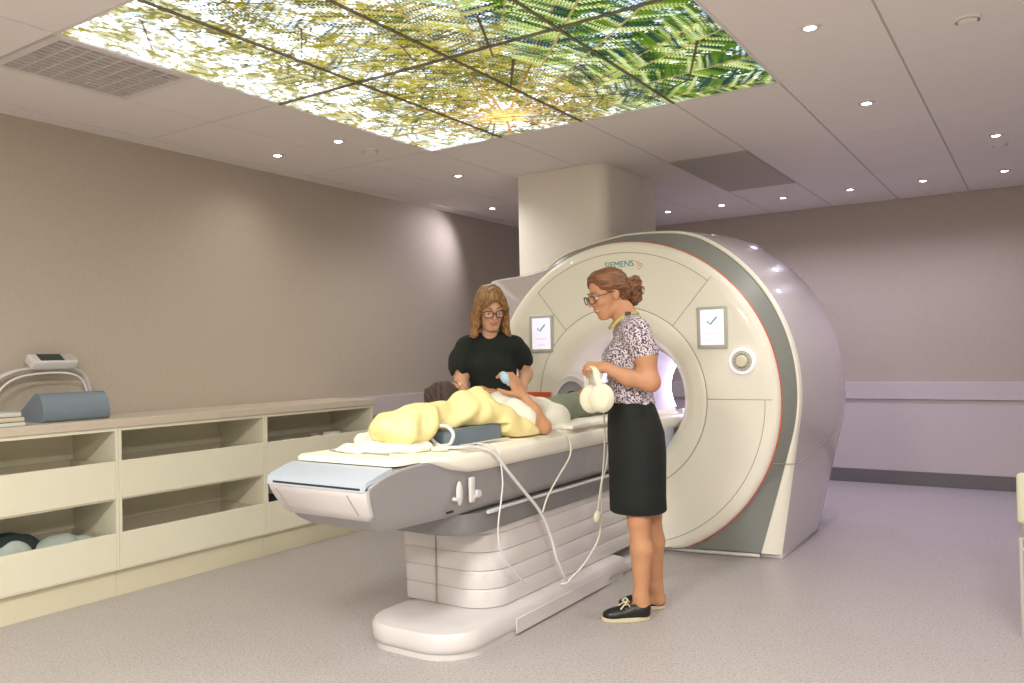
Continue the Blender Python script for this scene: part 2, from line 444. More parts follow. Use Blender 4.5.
DL = [(-3.13,7.65,VIO,13,'downlight at the left end of the back row, beside the service column'),
      (-2.58,7.65,VIO,13,'second downlight of the back row, counted from the service column'),
      (-2.00,7.65,VIO,13,'third downlight of the back row, just behind the grey ceiling tile'),
      (-1.42,7.65,VIO,13,'fourth downlight of the back row, counted from the service column'),
      (-.84,7.65,VIO,13,'fifth downlight of the back row, second from its right end'),
      (-.25,7.65,VIO,13,'downlight at the right end of the back row by the back wall'),
      (-.25,6.33,(.74,.60,1),26,'downlight one tile before the back row at right, beside a smoke detector'),
      (-.83,5.02,NEU,22,'downlight in the middle of the white ceiling, right of the mural corner'),
      (-.83,3.69,NEU,22,'large bright downlight nearest the top edge, right of the mural'),
      (-3.79,3.78,WRM,11,'downlight between the fern mural and the left wall, nearer the mural'),
      (-4.38,3.79,WRM,4.5,'downlight close to the left wall above the end cabinet'),
      (-3.79,5.06,NEU,20,'downlight beyond the far left corner of the mural'),
      (-4.38,6.38,VIO,36,'tilted bright downlight near the left wall beside the service column')]
for x, y, c, e, lb in DL: dlt = downlight(x, y, lb, col=c, e=e)
bm_ = [c for c in dlt.children if c.type == 'LIGHT'][0]; bm_.data.spot_size = 108*D2R; bm_.rotation_euler = Vector((-.44,-.55,-.62)).to_track_quat('-Z','Y').to_euler(); bm_.data.energy = 15; bm_.data.color = (.93,.86,1)
for x, y in ((.5,-.2),(-2.6,-.2),(.9,2.2),(-4.3,.4)): downlight(x, y, 'added fill downlight in the unseen ceiling behind the camera', col=WRM, e=26)  # extra downlights added out of view to bring more light into the room
def detector(x, y, label):
    t = thing('smoke_detector', label, 'smoke detector', (x, y, CEI), 0, 'round ceiling detectors')
    b = BM(); lathe(b, [(.055,0),(.055,-.008),(.048,-.012)], (0,0,0), n=28); obj('base', b, M_ceil, t)
    b = BM(); lathe(b, [(.040,-.011),(.036,-.022),(.001,-.026)], (0,0,0), n=28); obj('cover', b, M_ceil, t)
detector(-.25,4.0,'white round ceiling detector nearest the top right corner')
detector(-.24,6.62,'white round ceiling detector behind the right downlight')
detector(-3.79,4.08,'white round ceiling detector at the left side near the mural')

# ------------------------------------------------------------------ air vent
t = thing('air_vent', 'square white egg-crate air vent in the ceiling left of the mural', 'air vent', (-3.786, 2.165, CEI))
b = BM()
w, h = .29, .333
for (x0,x1,y0,y1) in ((-w,w,-h,-h+.035),(-w,w,h-.035,h),(-w,-w+.035,-h+.035,h-.035),(w-.035,w,-h+.035,h-.035)): box(b,x0,x1,y0,y1,-.008,.01)
obj('frame', b, M_trim, t, False)
b = BM(); box(b, -w+.02, w-.02, -h+.02, h-.02, .03, .04); obj('duct_back', b, M_dark, t, False)
b = BM()
for i in range(13): x = -w+.035+(2*w-.07)*i/12; box(b, x-.0035, x+.0035, -h+.035, h-.035, -.006, .022)
obj('blade', b, M_trim, t, False)
b = BM()
for i in range(9): y = -h+.035+(2*h-.07)*i/8; box(b, -w+.035, w-.035, y-.0035, y+.0035, -.005, .022)
obj('blade', b, M_trim, t, False)

# ------------------------------------------------------------------ illuminated fern mural
S_ = 250  # print dots per metre
W_, H_ = int((MUX1-MUX0)*S_), int((MUY1-MUY0)*S_)
def vnoise(sx, sy, seed, oct_=4):
    r = np.random.default_rng(seed); out = np.zeros((H_, W_)); amp = 1; tot = 0
    for o in range(oct_):
        gw, gh = int(2.33*sx*2**o)+3, int(2.52*sy*2**o)+3
        G = r.random((gh, gw)); u = np.linspace(0, gw-2.001, W_); v = np.linspace(0, gh-2.001, H_)
        ui, vi = u.astype(int), v.astype(int); fu, fv = u-ui, v-vi; fu = fu*fu*(3-2*fu); fv = fv*fv*(3-2*fv)
        a = G[vi][:, ui]*(1-fu)+G[vi][:, ui+1]*fu; c = G[vi+1][:, ui]*(1-fu)+G[vi+1][:, ui+1]*fu
        out += amp*(a*(1-fv[:, None])+c*fv[:, None]); tot += amp; amp *= .55
    return out/tot
def paint_mural():
    yy, xx = np.mgrid[0:H_, 0:W_]; X = MUX0+xx/S_; Y = MUY0+yy/S_
    right = np.clip((X+2.30+(Y-3.0)*-.12)/.5, 0, 1)
    I = np.ones((H_, W_, 3))*np.array([.93,.96,1.0])
    n1 = vnoise(14, 14, 1, 5); n2 = vnoise(5, 5, 2); n3 = vnoise(42, 42, 3, 2); n4 = vnoise(60, 60, 9, 2)
    def blend(mask, colr): I[:] = I*(1-mask[..., None])+np.array(colr)*mask[..., None]
    leaf = np.clip((n1+.30*n2+.45*n4-.80+.10*right+.07*np.clip((X+3.3)/.6,0,1))*14, 0, 1)
    blend(leaf*(1-right)*.85, (.17,.15,.012)); blend(leaf*right, (.035,.065,.008))
    dk = np.clip((n2*.6+n3*.5-.60)*8, 0, 1)*right; blend(dk*.8, (.006,.025,.02))
    blend(np.clip((n4*.7+n2*.5-.62)*9, 0, 1)*(1-right)*np.clip((X+3.45)/.5, 0, 1)*.85, (.05,.045,.008))
    blend(np.clip((vnoise(50,22,21,3)-.56)*14, 0, 1)*(1-right)*.9, (.13,.115,.01))
    blend(np.clip((vnoise(7,7,33,3)-.58)*9, 0, 1)*np.clip((vnoise(70,70,34,2)-.40)*7,0,1)*.8, (.55,.68,.85))
    def seg(p, q, w0, w1, col_, a=1.0):
        x0, y0, x1, y1 = (p[0]-MUX0)*S_, (p[1]-MUY0)*S_, (q[0]-MUX0)*S_, (q[1]-MUY0)*S_
        W = max(w0, w1)*S_+1.5
        i0, i1 = int(max(0, min(x0, x1)-W)), int(min(W_, max(x0, x1)+W+1)); j0, j1 = int(max(0, min(y0, y1)-W)), int(min(H_, max(y0, y1)+W+1))
        if i1 <= i0 or j1 <= j0: return
        py, px = np.mgrid[j0:j1, i0:i1]; dx, dy = x1-x0, y1-y0; L = dx*dx+dy*dy+1e-6
        t = np.clip(((px-x0)*dx+(py-y0)*dy)/L, 0, 1); d = np.hypot(px-x0-t*dx, py-y0-t*dy); ww = (w0+(w1-w0)*t)*S_
        m = np.clip(ww-d+.6, 0, 1)*a
        I[j0:j1, i0:i1] = I[j0:j1, i0:i1]*(1-m[..., None])+np.array(col_)*m[..., None]
    hub = (-2.66, 4.02)
    r = random.Random(5)
    def frond(ang, r0, r1, bend, side_len, step):
        n = int((r1-r0)/step); prev = None
        for k in range(n):
            rr = r0+(r1-r0)*k/n; a = ang+bend*(rr-r0)
            p = (hub[0]+rr*math.cos(a), hub[1]+rr*math.sin(a))
            f = (k+1)/n; L = side_len*math.sin(PI*min(.97, .12+.88*f))**.7
            for sgn in (-1, 1):
                da = a+sgn*(1.15+r.uniform(-.08,.08)); Lk = L*r.uniform(.85,1.1)
                rt = min(1, max(0, (p[0]+2.25)/.5+r.uniform(-.25,.25)))
                if rt < .5:
                    c0 = r.choice([(.17,.14,.012),(.10,.095,.008),(.26,.22,.03),(.04,.05,.008),(.05,.045,.02)]); skip = .30
                else:
                    c0 = r.choice([(.025,.055,.006),(.06,.11,.010),(.008,.022,.008),(.22,.27,.07),(.008,.022,.035),(.32,.36,.16)]); skip = .06
                if p[0] < -3.0: skip = .6
                if r.random() < skip: continue
                q = (p[0]+Lk*math.cos(da), p[1]+Lk*math.sin(da))
                m = max(4, int(Lk/.017)); 
                for u in range(m):
                    s = (u+.5)/m; cx_, cy_ = p[0]+(q[0]-p[0])*s, p[1]+(q[1]-p[1])*s
                    ll = .021*(1.15-s*.8)
                    for g2 in (-1, 1):
                        ea = da+g2*1.0
                        sh = 1+.25*g2
                        seg((cx_, cy_), (cx_+ll*math.cos(ea), cy_+ll*math.sin(ea)), .0050, .0016, [min(1, v*sh) for v in c0], .92)
                seg(p, q, .0022, .001, [v*.45 for v in c0], .7)
            if prev: seg(prev, p, .006, .006, (.16,.13,.05), .9)
            prev = p
    angs = [200, 217, 232, 246, 259, 272, 285, 299, 313, 328, 343, 357, 185, 12]
    for a in angs: frond(a*D2R+r.uniform(-.06,.06), .30, r.uniform(1.5, 2.6), r.uniform(-.12,.12), r.uniform(.17,.24), .034)
    for k in range(11):   # extra dense green fronds on the right side
        a = (-80+9.5*k)*D2R; frond(a+r.uniform(-.04,.04), .55, 2.5, r.uniform(-.1,.1), .20, .030)
    # bright brown stems radiating from the crown of the tree fern
    for a in [188,198,210,222,236,252,268,282,296,312,326,340,352,5,168,30,60,120]:
        a = a*D2R+r.uniform(-.05,.05); L = r.uniform(.55,1.05); wob = r.uniform(-.15,.15)
        pts = [(hub[0]+L*t*math.cos(a+wob*t), hub[1]+L*t*math.sin(a+wob*t)) for t in np.linspace(.02, 1, 9)]
        for k in range(8):
            u = k/8; c0 = (.36-.32*u, .19-.16*u, .05-.04*u); seg(pts[k], pts[k+1], .0095*(1-.6*u), .0095*(1-.6*(u+.12)), c0)
    d = np.hypot(X-hub[0], Y-hub[1]); m = np.clip((.13-d+.30*(n1-.5)+.1*(n4-.5))*9, 0, 1); blend(m*.8, (.70,.42,.12)); blend(np.clip((n4-.5)*9,0,1)*np.clip((.2-d)*12,0,1)*.8, (.62,.42,.18))
    dkm = np.clip((n3-.58)*10, 0, 1)*np.clip((Y-3.97)*9, 0, 1)*np.clip((.5-d)*5, 0, 1); blend(dkm*.8, (.09,.04,.03))
    # dark twigs
    for p, q in (((-1.30,3.55),(-1.52,4.02)),((-1.52,4.02),(-1.95,4.3)),((-1.95,2.75),(-2.15,3.15)),((-2.1,3.25),(-2.35,3.6)),((-2.2,3.9),(-1.75,4.1))): seg(p, q, .008, .004, (.03,.022,.012), .95)
    rr = random.Random(3)
    for k in range(26):
        p = (rr.uniform(-3.45,-2.3), rr.uniform(1.9,4.3)); a = rr.uniform(-.7,.5)+(.5 if k % 3 else 2.1); L = rr.uniform(.15,.5)
        seg(p, (p[0]+L*math.cos(a), p[1]+L*math.sin(a)), .0045, .0018, (.035,.03,.015), .9)
    return I
IMG = paint_mural()
mm = bpy.data.materials.new('backlit_fern_print'); mm.use_nodes = True
nt = mm.node_tree; nt.nodes.clear()
at = nt.nodes.new('ShaderNodeAttribute'); at.attribute_name = 'print'; em = nt.nodes.new('ShaderNodeEmission'); out = nt.nodes.new('ShaderNodeOutputMaterial')
em.inputs['Strength'].default_value = 1.35
nt.links.new(at.outputs['Color'], em.inputs['Color']); nt.links.new(em.outputs[0], out.inputs[0])
mur = thing('ceiling_mural', 'large backlit ceiling mural of tree fern fronds in framed panels', 'light panel', ((MUX0+MUX1)/2, (MUY0+MUY1)/2, CEI))
px_ = [MUX0+.5875*i for i in range(5)]; py_ = [MUY0, 3.04, MUY1]
def mur_panel(x0, x1, y0, y1):
    i0, i1 = int((x0-MUX0)*S_), min(W_-1, int((x1-MUX0)*S_)); j0, j1 = int((y0-MUY0)*S_), min(H_-1, int((y1-MUY0)*S_))
    st = 1; ii = np.arange(i0, i1, st); jj = np.arange(j0, j1, st)
    gx_ = np.linspace(x0, x1, len(ii)+1)-mur.location.x; gy_ = np.linspace(y0, y1, len(jj)+1)-mur.location.y
    GX, GY = np.meshgrid(gx_, gy_); V = np.stack([GX, GY, np.full_like(GX, .004)], -1).reshape(-1, 3)
    nx, ny = len(ii), len(jj); a = (np.arange(ny)[:, None]*(nx+1)+np.arange(nx)[None, :]).ravel()
    Q = np.stack([a, a+nx+1, a+nx+2, a+1], 1)
    me = bpy.data.meshes.new('luminous_panel')
    me.vertices.add(len(V)); me.vertices.foreach_set('co', V.astype(np.float32).ravel())
    me.loops.add(Q.size); me.loops.foreach_set('vertex_index', Q.astype(np.int32).ravel())
    me.polygons.add(len(Q)); me.polygons.foreach_set('loop_start', np.arange(0, Q.size, 4, dtype=np.int32)); me.update(calc_edges=True)
    ca = me.color_attributes.new('print', 'FLOAT_COLOR', 'CORNER')
    sub = IMG[np.ix_(jj, ii)]
    sub = sub.reshape(-1, 3); colr = np.concatenate([sub, np.ones((len(sub), 1))], 1)
    ca.data.foreach_set('color', np.repeat(colr, 4, 0).astype(np.float32).ravel())
    return link('luminous_panel', me, mm, mur, False)
for i in range(4):
    for j in range(2): mur_panel(px_[i], px_[i+1], py_[j], py_[j+1])
M_mbar = mat('mural_bar', rgb(112,106,94), .6)
mx_, my_ = mur.location.x, mur.location.y
for x in px_[1:-1]:
    obj('frame_bar', box(BM(), x-.006-mx_, x+.006-mx_, MUY0-my_, MUY1-my_, -.006, .003), M_mbar, mur, False)
obj('frame_bar', box(BM(), MUX0-mx_, MUX1-mx_, 3.04-.006-my_, 3.04+.006-my_, -.007, .003), M_mbar, mur, False)
b = BM()
for (x0,x1,y0,y1) in ((MUX0-.008,MUX1+.008,MUY0-.008,MUY0+.004),(MUX0-.008,MUX1+.008,MUY1-.004,MUY1+.008),(MUX0-.008,MUX0+.004,MUY0,MUY1),(MUX1-.004,MUX1+.008,MUY0,MUY1)):
    box(b, x0-mx_, x1-mx_, y0-my_, y1-my_, -.004, .006)
obj('outer_frame', b, M_trim, mur, False)

# ================================================================== CABINETS
XF = -4.32
def cabinet(y0, y1, label):
    t = thing('drawer_cabinet', label, 'cabinet', (XF, (y0+y1)/2, 0), 0, 'drawer cabinets along the left wall')
    a, c = -(y1-y0)/2, (y1-y0)/2; dep = -.45
    b = BM()
    box(b, dep, 0, a+.001, a+.018, .15, .938, .001, 1); box(b, dep, 0, c-.018, c-.001, .15, .938, .001, 1)
    box(b, dep, -.002, a+.018, c-.018, .918, .938); box(b, dep, -.002, a+.018, c-.018, .15, .166); box(b, dep, dep+.012, a+.018, c-.018, .166, .918)
    box(b, dep+.012, -.01, a+.018, c-.018, .535, .545)
    obj('carcass', b, [M_cab], t, False)
    for z0, z1 in ((.545, .752), (.158, .355)):
        d = obj('drawer', box(BM(), -.016, .002, a+.019, c-.019, z0, z1, .002, 1), M_cab, t, False)
        b = BM(); zt = z1-.012
        box(b, dep+.02, -.016, a+.03, a+.042, z0+.02, zt); box(b, dep+.02, -.016, c-.042, c-.03, z0+.02, zt)
        box(b, dep+.02, dep+.032, a+.042, c-.042, z0+.02, zt); box(b, dep+.03, -.016, a+.04, c-.04, z0+.02, z0+.028)
        obj('drawer_box', b, M_cabin, d, False)
    obj('kick_board', box(BM(), dep, -.04, a+.001, c-.001, 0, .148), M_kick, t, False)
    return t
cabinet(1.53, 2.585, 'cream drawer cabinet nearest the camera, cut off by the left edge')
cabinet(2.585, 3.60, 'middle cream drawer cabinet with two empty open-topped drawers')
cabinet(3.60, 4.625, 'farthest cream drawer cabinet, partly behind the patient table')
t = obj('worktop', box(BM(), XL+.032, XF+.012, 1.5, 4.64, .9385, .985, .003), M_top, None, False)
tag(t, 'long beige laminate worktop across the cabinets on the left wall', 'worktop')

# things in the drawers
def lump(name, parts, m, label, cat, group=None, res=.006, fold=.002, fs=34, seed=0):
    f = Field(.03)
    for c, r in parts: f.ell(c, r)
    cx_, cy_, cz_ = parts[0][0]
    def nz(X, Y, Z): return fold*np.sin(fs*(X*.8+Y*.6)+seed+3*np.sin(Y*23+seed))+fold*.6*np.sin(fs*1.7*(Y-.4*X)+seed*2+2*np.sin(X*31))
    zmin = min(c[2]-r[2] for c, r in parts)
    o = f.build(name, m, None, res, nz, lambda X, Y, Z: (zmin+.012-Z)+0*X+0*Y)
    return tag(o, label, cat, group)
lump('folded_cloth', [((-4.52,2.08,.31),(.11,.19,.115)),((-4.52,1.88,.29),(.12,.12,.10))], M_dcloth, 'dark green cloth lying crumpled in the lowest near drawer', 'cloth')
lump('folded_cloth', [((-4.45,2.32,.285),(.09,.15,.100)),((-4.43,2.45,.27),(.08,.08,.085))], M_lcloth, 'pale blue green cloth beside the dark one in the near drawer', 'cloth', seed=2)
lump('folded_cloth', [((-4.385,2.06,.30),(.035,.10,.105))], M_lcloth, 'pale crumpled cloth in front of the dark cloth in the near drawer', 'cloth', seed=4)
lump('folded_cloth', [((-4.52,3.80,.27),(.12,.15,.10)),((-4.52,3.72,.26),(.12,.08,.10))], M_dcloth, 'dark cloth in the lower drawer of the farthest cabinet', 'cloth', seed=5)
def pad_item(x, y, lx, ly, rz, label, m=M_beige, z=.60, h=.17):
    b = BM(); box(b, -lx/2, lx/2, -ly/2, ly/2, 0, h, .015, 3)
    o = obj('positioning_pad', b, m); o.location = (x, y, z); o.rotation_euler = (0, 0, rz); tag(o, label, 'pad', 'pads in the far upper drawer')
pad_item(-4.50, 3.98, .10, .16, .5, 'beige pad at the left of the far upper drawer', h=.165, z=.575)
pad_item(-4.46, 4.16, .07, .20, .9, 'beige pad in the middle of the far upper drawer', h=.175, z=.575)
pad_item(-4.47, 4.34, .08, .12, .1, 'whitish pad at the right of the far upper drawer', M_sheet, h=.18, z=.575)

# things on the worktop
TOP = .985
b = BM()
prof = [(-.16,0),(0.06,0),(.075,.012),(.078,.05),(.062,.105),(.038,.140),(.012,.155),(-.018,.150),(-.155,.062),(-.163,.03)]
loft(b, [[(x, y, z) for x, z in prof] for y in (0, .008, .35, .365)])
V = list(b.verts)
o = obj('wedge_cushion', b, M_foam, None, True, 50); o.location = (-4.50, 2.235, TOP)
tag(o, 'blue grey vinyl wedge cushion on the worktop before the arched coil', 'cushion')
t = thing('head_coil', 'white arched receiver coil with small dark display on the worktop', 'coil', (-4.715, 2.41, TOP))
b = BM(); tube(b, [(0,-.36,0),(0,-.355,.10),(0,-.31,.20),(0,-.22,.262),(0,-.10,.288),(0,.02,.292),(0,.12,.285),(0,.19,.25),(0,.225,.17),(0,.235,.08),(0,.235,0)], lambda t_: (.035,.010), n=12, sub=5, flat=(1,0,0))
obj('arch', b, M_white, t)
b = BM(); tube(b, [(.045,-.33,0),(.045,-.30,.14),(.045,-.20,.235),(.045,-.02,.262),(.045,.13,.245),(.045,.19,.17),(.045,.20,.05),(.045,.20,0)], .006, n=8, sub=5)
obj('inner_rim', b, M_tube, t)
T = Matrix.Translation((.03,.01,.325)) @ Matrix.Rotation(.55, 4, 'Y')
obj('display_housing', box(BM(), -.045, .045, -.13, .12, -.028, .028, .01, 3, T), M_white, t)
obj('display', box(BM(), .046-.08, .046-.012, -.085, .045, .0275, .030, M=T), M_screend, t, False)
obj('cover_plate', box(BM(), .046-.08, .046-.012, .050, .105, .0275, .030, M=T), M_metal, t, False)
for k, (z, x, m, lb) in enumerate(((0,0,M_board,'pale flat board at the bottom of the stack on the worktop'),(.024,.01,M_beige,'beige flat board in the middle of the stack on the worktop'),(.048,.0,M_board,'pale grey board on top of the stack beside the wedge cushion'))):
    o = obj('flat_board', box(BM(), -.14, .14, -.2, .18, 0, .021, .005, 2), m); o.location = (-4.47+x, 1.92-.012*k, TOP+z+.0005)
    o.rotation_euler = (0, 0, .06*k); tag(o, lb, 'board', 'flat boards stacked on the worktop')

# ================================================================== SCANNER
CX, CZ = -2.40, .993
scan = thing('mri_scanner', 'large round cream and grey magnetic resonance scanner with open bore', 'scanner', (CX, 5.5, 0))
def sp(x, y, z): return (x-CX, y-5.5, z)
def outline(R, zc, hw, y, zk=.55, zb=.03, nt=72, nl=10, nb=10, top=None):
    """half outline top -> floor, mirrored to a closed ring"""
    h = []
    ak = math.acos(min(1, max(-1, (zc-zk)/R)))  # angle from straight down
    for i in range(nt+1):
        a = PI-(PI-ak)*i/nt
        h.append((R*math.sin(a), zc-R*math.cos(a)))
    xk = h[-1][0]
    for i in range(1, nl+1):
        z = zk+(zb-zk)*i/nl
        if hw is None: x = math.sqrt(max(0, R*R-(zc-z)**2))
        else:
            u = i/nl; tx = (zc-zk)/max(xk, .01)*(zk-zb)  # leave tangent to the arc, arrive leaning outwards
            x = xk*(1-3*u*u+2*u**3)+hw*(3*u*u-2*u**3)-tx*(u-2*u*u+u**3)+(hw-xk)*1.05*(u**3-u*u)
        h.append((x, z))
    xb = h[-1][0]
    for i in range(1, nb+1): h.append((xb*(1-i/nb), zb))
    if top is not None:
        def sm(z):
            k_ = .09; q = max(k_-abs(z-top), 0)/k_; return min(z, top)-q*q*k_*.25
        h = [(x, sm(z)) for x, z in h]
    def lf(x, z):
        if hw is None: return sp(CX-x, y, z)
        q = .04*min(1, x/.35); zz = zc+(z-zc)*(1-q) if z > zc else z
        return sp(CX-x*(1-q*min(1, max(0, (z-.2)/.6))), y, zz)
    ring = [sp(CX+x, y, z) for x, z in h]+[lf(x, z) for x, z in h[-2:0:-1]]
    return ring
# front face dome with bore flare
def clampring(r, y, n=180, zb=.03):
    out = []
    for k in range(n):
        a = 2*PI*k/n; out.append(sp(CX+r*math.cos(a), y, max(zb, CZ+r*math.sin(a))))
    return out
b = BM()
prof = [(1.048,5.012),(1.046,4.99),(1.034,4.976),(1.01,4.966),(.96,4.960),(.80,4.950),(.66,4.944),(.612,4.942)]
loft(b, [clampring(r, y) for r, y in prof], cap0=False, cap1=False)
obj('front_cover', b, M_face, scan)
b = BM()
prof = [(.609,4.942),(.60,4.936),(.58,4.934),(.53,4.938),(.49,4.952),(.455,4.985),(.43,5.03),(.405,5.10),(.385,5.18),(.372,5.26)]
loft(b, [clampring(r, y, 128) for r, y in prof], cap0=False, cap1=False)
obj('bore_ring', b, M_face, scan)
b = BM(); loft(b, [clampring(r, y, 96) for r, y in ((.372,5.26),(.352,5.32),(.35,5.6),(.35,6.66),(.40,6.76))], cap0=False, cap1=False)
liner = obj('bore_liner', b, M_bore, scan)
for y in (5.38, 6.68):
    b = BM(); tube(b, [Vector(sp(CX+.350*math.cos(a), y, CZ+.350*math.sin(a))) for a in np.linspace(-.5, PI+.5, 60)], .009, 8)
    obj('light_ring', b, M_lightp, liner)
b = BM(); tube(b, [Vector(sp(CX+.36*math.cos(a), 5.27, CZ+.36*math.sin(a))) for a in np.linspace(0, 2*PI, 64, endpoint=False)], .008, 8, True)
obj('bore_lip', b, M_white, scan)
# orange line
b = BM()
pts = []
for k in range(160):
    a = 2*PI*k/160; z = CZ+1.052*math.sin(a)
    pts.append(Vector(sp(CX+1.0485*math.cos(a), 5.013, max(.035, CZ+1.0485*math.sin(a)))))
tube(b, pts, .0055, 6, True)
obj('orange_rim', b, M_orange, scan)
# grey recessed band + shells
b = BM(); loft(b, [outline(1.052, CZ, None, 5.012), outline(1.066, 1.0, .50, 5.03, .58, top=2.062), outline(1.122, 1.04, .878, 5.10, .75, top=2.10)], cap0=False, cap1=False)
obj('grey_band', b, M_band, scan)
b = BM(); loft(b, [outline(1.119, 1.04, .876, 5.10, .75, top=2.098), outline(1.124, 1.04, .880, 5.093, .75, top=2.104), outline(1.134, 1.04, .92, 5.096, .79, top=2.109), outline(1.140, 1.04, .965, 5.108, .83, top=2.113), outline(1.143, 1.04, .995, 5.135, .85, top=2.117)], cap0=False, cap1=False)
obj('cream_edge', b, M_face, scan)
b = BM(); loft(b, [outline(1.143, 1.04, .995, 5.135, .85, top=2.117), outline(1.152, 1.04, 1.005, 5.20, .84, top=2.122), outline(1.178, 1.04, 1.01, 5.45, .80, top=2.135), outline(1.206, 1.035, 1.012, 5.75, .76, top=2.15), outline(1.216, 1.03, 1.010, 5.98, .74, top=2.16), outline(1.208, 1.03, 1.005, 6.08, .72, top=2.155), outline(1.17, 1.03, .99, 6.13, .7, top=2.13), outline(1.0, 1.0, .9, 6.15)], cap0=False, cap1=False)
obj('outer_shell', b, M_shell, scan)
# rear cover ring around bore
b = BM(); loft(b, [clampring(1.0, 6.149, 128), clampring(.93, 6.40, 128), clampring(.90, 6.70, 128), clampring(.84, 6.76, 128), clampring(.40, 6.765, 128)], cap0=False, cap1=False); obj('rear_cover', b, M_face, scan)
# base plinth
b = BM(); box(b, *[v for v in (-.86,.86,5.15-5.5,6.10-5.5,0,.03)], .004); box(b, .86, 1.0, 5.13-5.5, 6.10-5.5, 0, .035, .006); box(b, -1.0, -.86, 5.13-5.5, 6.10-5.5, 0, .035, .006)
obj('plinth', b, M_white, scan)
b = BM(); tube(b, [(-.87,-.405,.014),(-.5,-.472,.014),(-.3,-.482,.014),(.3,-.482,.014),(.5,-.472,.014),(.87,-.405,.014)], .012, 8); obj('front_skirting', b, M_white, scan)
# side cowl at the left of the gantry
rows = {5.30: [(-3.675,1.83),(-3.655,1.865),(-3.60,1.89),(-3.39,1.905),(-3.16,1.94),(-3.0,1.99),(-2.88,2.03)],
        5.035: [(-3.475,1.80),(-3.46,1.825),(-3.42,1.848),(-3.23,1.862),(-3.02,1.895),(-2.87,1.945),(-2.77,1.985)]}
rows[5.12] = [(a_[0]*.45+c_[0]*.55, a_[1]*.45+c_[1]*.55) for a_, c_ in zip(rows[5.30], rows[5.035])]
rows[5.55] = [(x+.0, z-.015) for x, z in rows[5.30]]
rows[5.80] = [(x+.05, z-.05) for x, z in rows[5.30]]
rows[5.92] = [(x+.16, z-.16) for x, z in rows[5.30]]
b = BM(); rings = []
for y in sorted(rows):
    P_ = rows[y]; x0, z0 = P_[0]
    outer = [(x0+.10,.035),(x0+.04,.5),(x0-.0,1.1),(x0-.005,1.55)]+P_
    sm_ = smoothpath([(x, 0, z) for x, z in outer], 6)
    inner = [(-2.86,1.80),(-3.08,1.58),(-3.22,1.3),(-3.27,1.0),(-3.22,.65),(-3.1,.3),(-3.0,.035)]
    rings.append([sp(v[0], y, v[2]) for v in sm_]+[sp(x, y, z) for x, z in inner])
loft(b, rings); obj('side_cowl', b, M_shell, scan, True, 50)
# seams on the face
def arc_y(r):
    P = [(1.048,5.012),(1.034,4.976),(1.01,4.966),(.96,4.960),(.80,4.950),(.66,4.944),(.609,4.942)]
    for (r0, y0), (r1, y1) in zip(P, P[1:]):
        if r <= r0 and r >= r1: return y0+(y1-y0)*(r0-r)/(r0-r1)
    return 4.942
def seam_pts(pl): return [Vector(sp(CX+r*math.cos(a*D2R), arc_y(r)-.0005, max(.05, CZ+r*math.sin(a*D2R)))) for r, a in pl]
def seam(pl):
    b = BM(); tube(b, seam_pts(pl), .0020, 6); return obj('panel_seam', b, M_seam, scan)
b = BM(); tube(b, seam_pts([(.609, a) for a in np.linspace(0, 360, 120, endpoint=False)]), .0022, 6, True); obj('panel_seam', b, M_seam, scan)
seam([(.972, a) for a in np.linspace(50, 130, 50)])
seam([(r, 50) for r in np.linspace(.61, 1.04, 12)]); seam([(r, 130) for r in np.linspace(.61, .972, 10)])
seam([(r, 0) for r in np.linspace(.61, 1.045, 12)])
seam([(.965, a) for a in np.linspace(0, -75, 50)])
seam([(.965, a) for a in np.linspace(180, 255, 50)]); seam([(r, 180) for r in np.linspace(.61, 1.045, 12)])
# horizontal seam across grey band and side shell
b = BM(); tube(b, [sp(-1.42,5.012,.60), sp(-1.40,5.03,.60), sp(-1.333,5.093,.595), sp(-1.30,5.13,.597), sp(-1.285,5.2,.60), sp(-1.255,5.5,.66), sp(-1.225,5.9,.745), sp(-1.22,6.06,.78)], .0028, 6, sub=4)
obj('panel_seam', b, M_seam, scan)
# touch screens
def screen(xc, zc, lab):
    b = BM(); box(b, xc-.097-CX, xc+.097-CX, 4.930-5.5, 4.958-5.5, zc-.132, zc+.132, .008, 3)
    d = obj('touch_screen', b, M_bezel, scan)
    y = 4.9285-5.5
    obj('display', box(BM(), xc-.072-CX, xc+.078-CX, y-.0005, y+.003, zc-.108, zc+.112), M_screen, d, False)
    T = Matrix.Translation((xc+.003-CX, y-.0012, zc+.04)); b = BM()
    tube(b, [T @ Vector(p) for p in ((-.030,0,.0),(-.010,0,-.020),(.032,0,.026))], .0045, 6); obj('tick_mark', b, M_tick, d)
    b = BM()
    for z_, w_ in ((-.035,.045),(-.078,.032)): box(b, xc+.003-w_-CX, xc+.003+w_-CX, y-.0012, y, zc+z_-.003, zc+z_+.003)
    obj('text_line', b, M_faint, d, False)
screen(-1.746, 1.441, 'right'); screen(-2.990, 1.440, 'left')
# dial
dx, dz, dy = -1.563-CX, 1.229, 4.95-5.5
b = BM(); lathe(b, [(.083,.006),(.084,-.010),(.078,-.020),(.066,-.021),(.062,-.014)], (dx,dy,dz), 'Y', 40); d = obj('control_dial', b, M_ring, scan)
b = BM(); lathe(b, [(.063,-.006),(.062,-.015),(.045,-.018),(.040,-.012)], (dx,dy,dz), 'Y', 40); obj('dial_track', b, M_bezel, d)
b = BM()
for k in range(14):
    a = 2*PI*k/14; cyl(b, (dx+.052*math.cos(a), dy-.015, dz+.052*math.sin(a)), (dx+.052*math.cos(a), dy-.022, dz+.052*math.sin(a)), .006, n=8)
obj('dial_button', b, M_white, d)
b = BM(); lathe(b, [(.038,-.008),(.037,-.030),(.030,-.040),(.001,-.043)], (dx,dy,dz), 'Y', 32); obj('knob', b, M_cream, d)
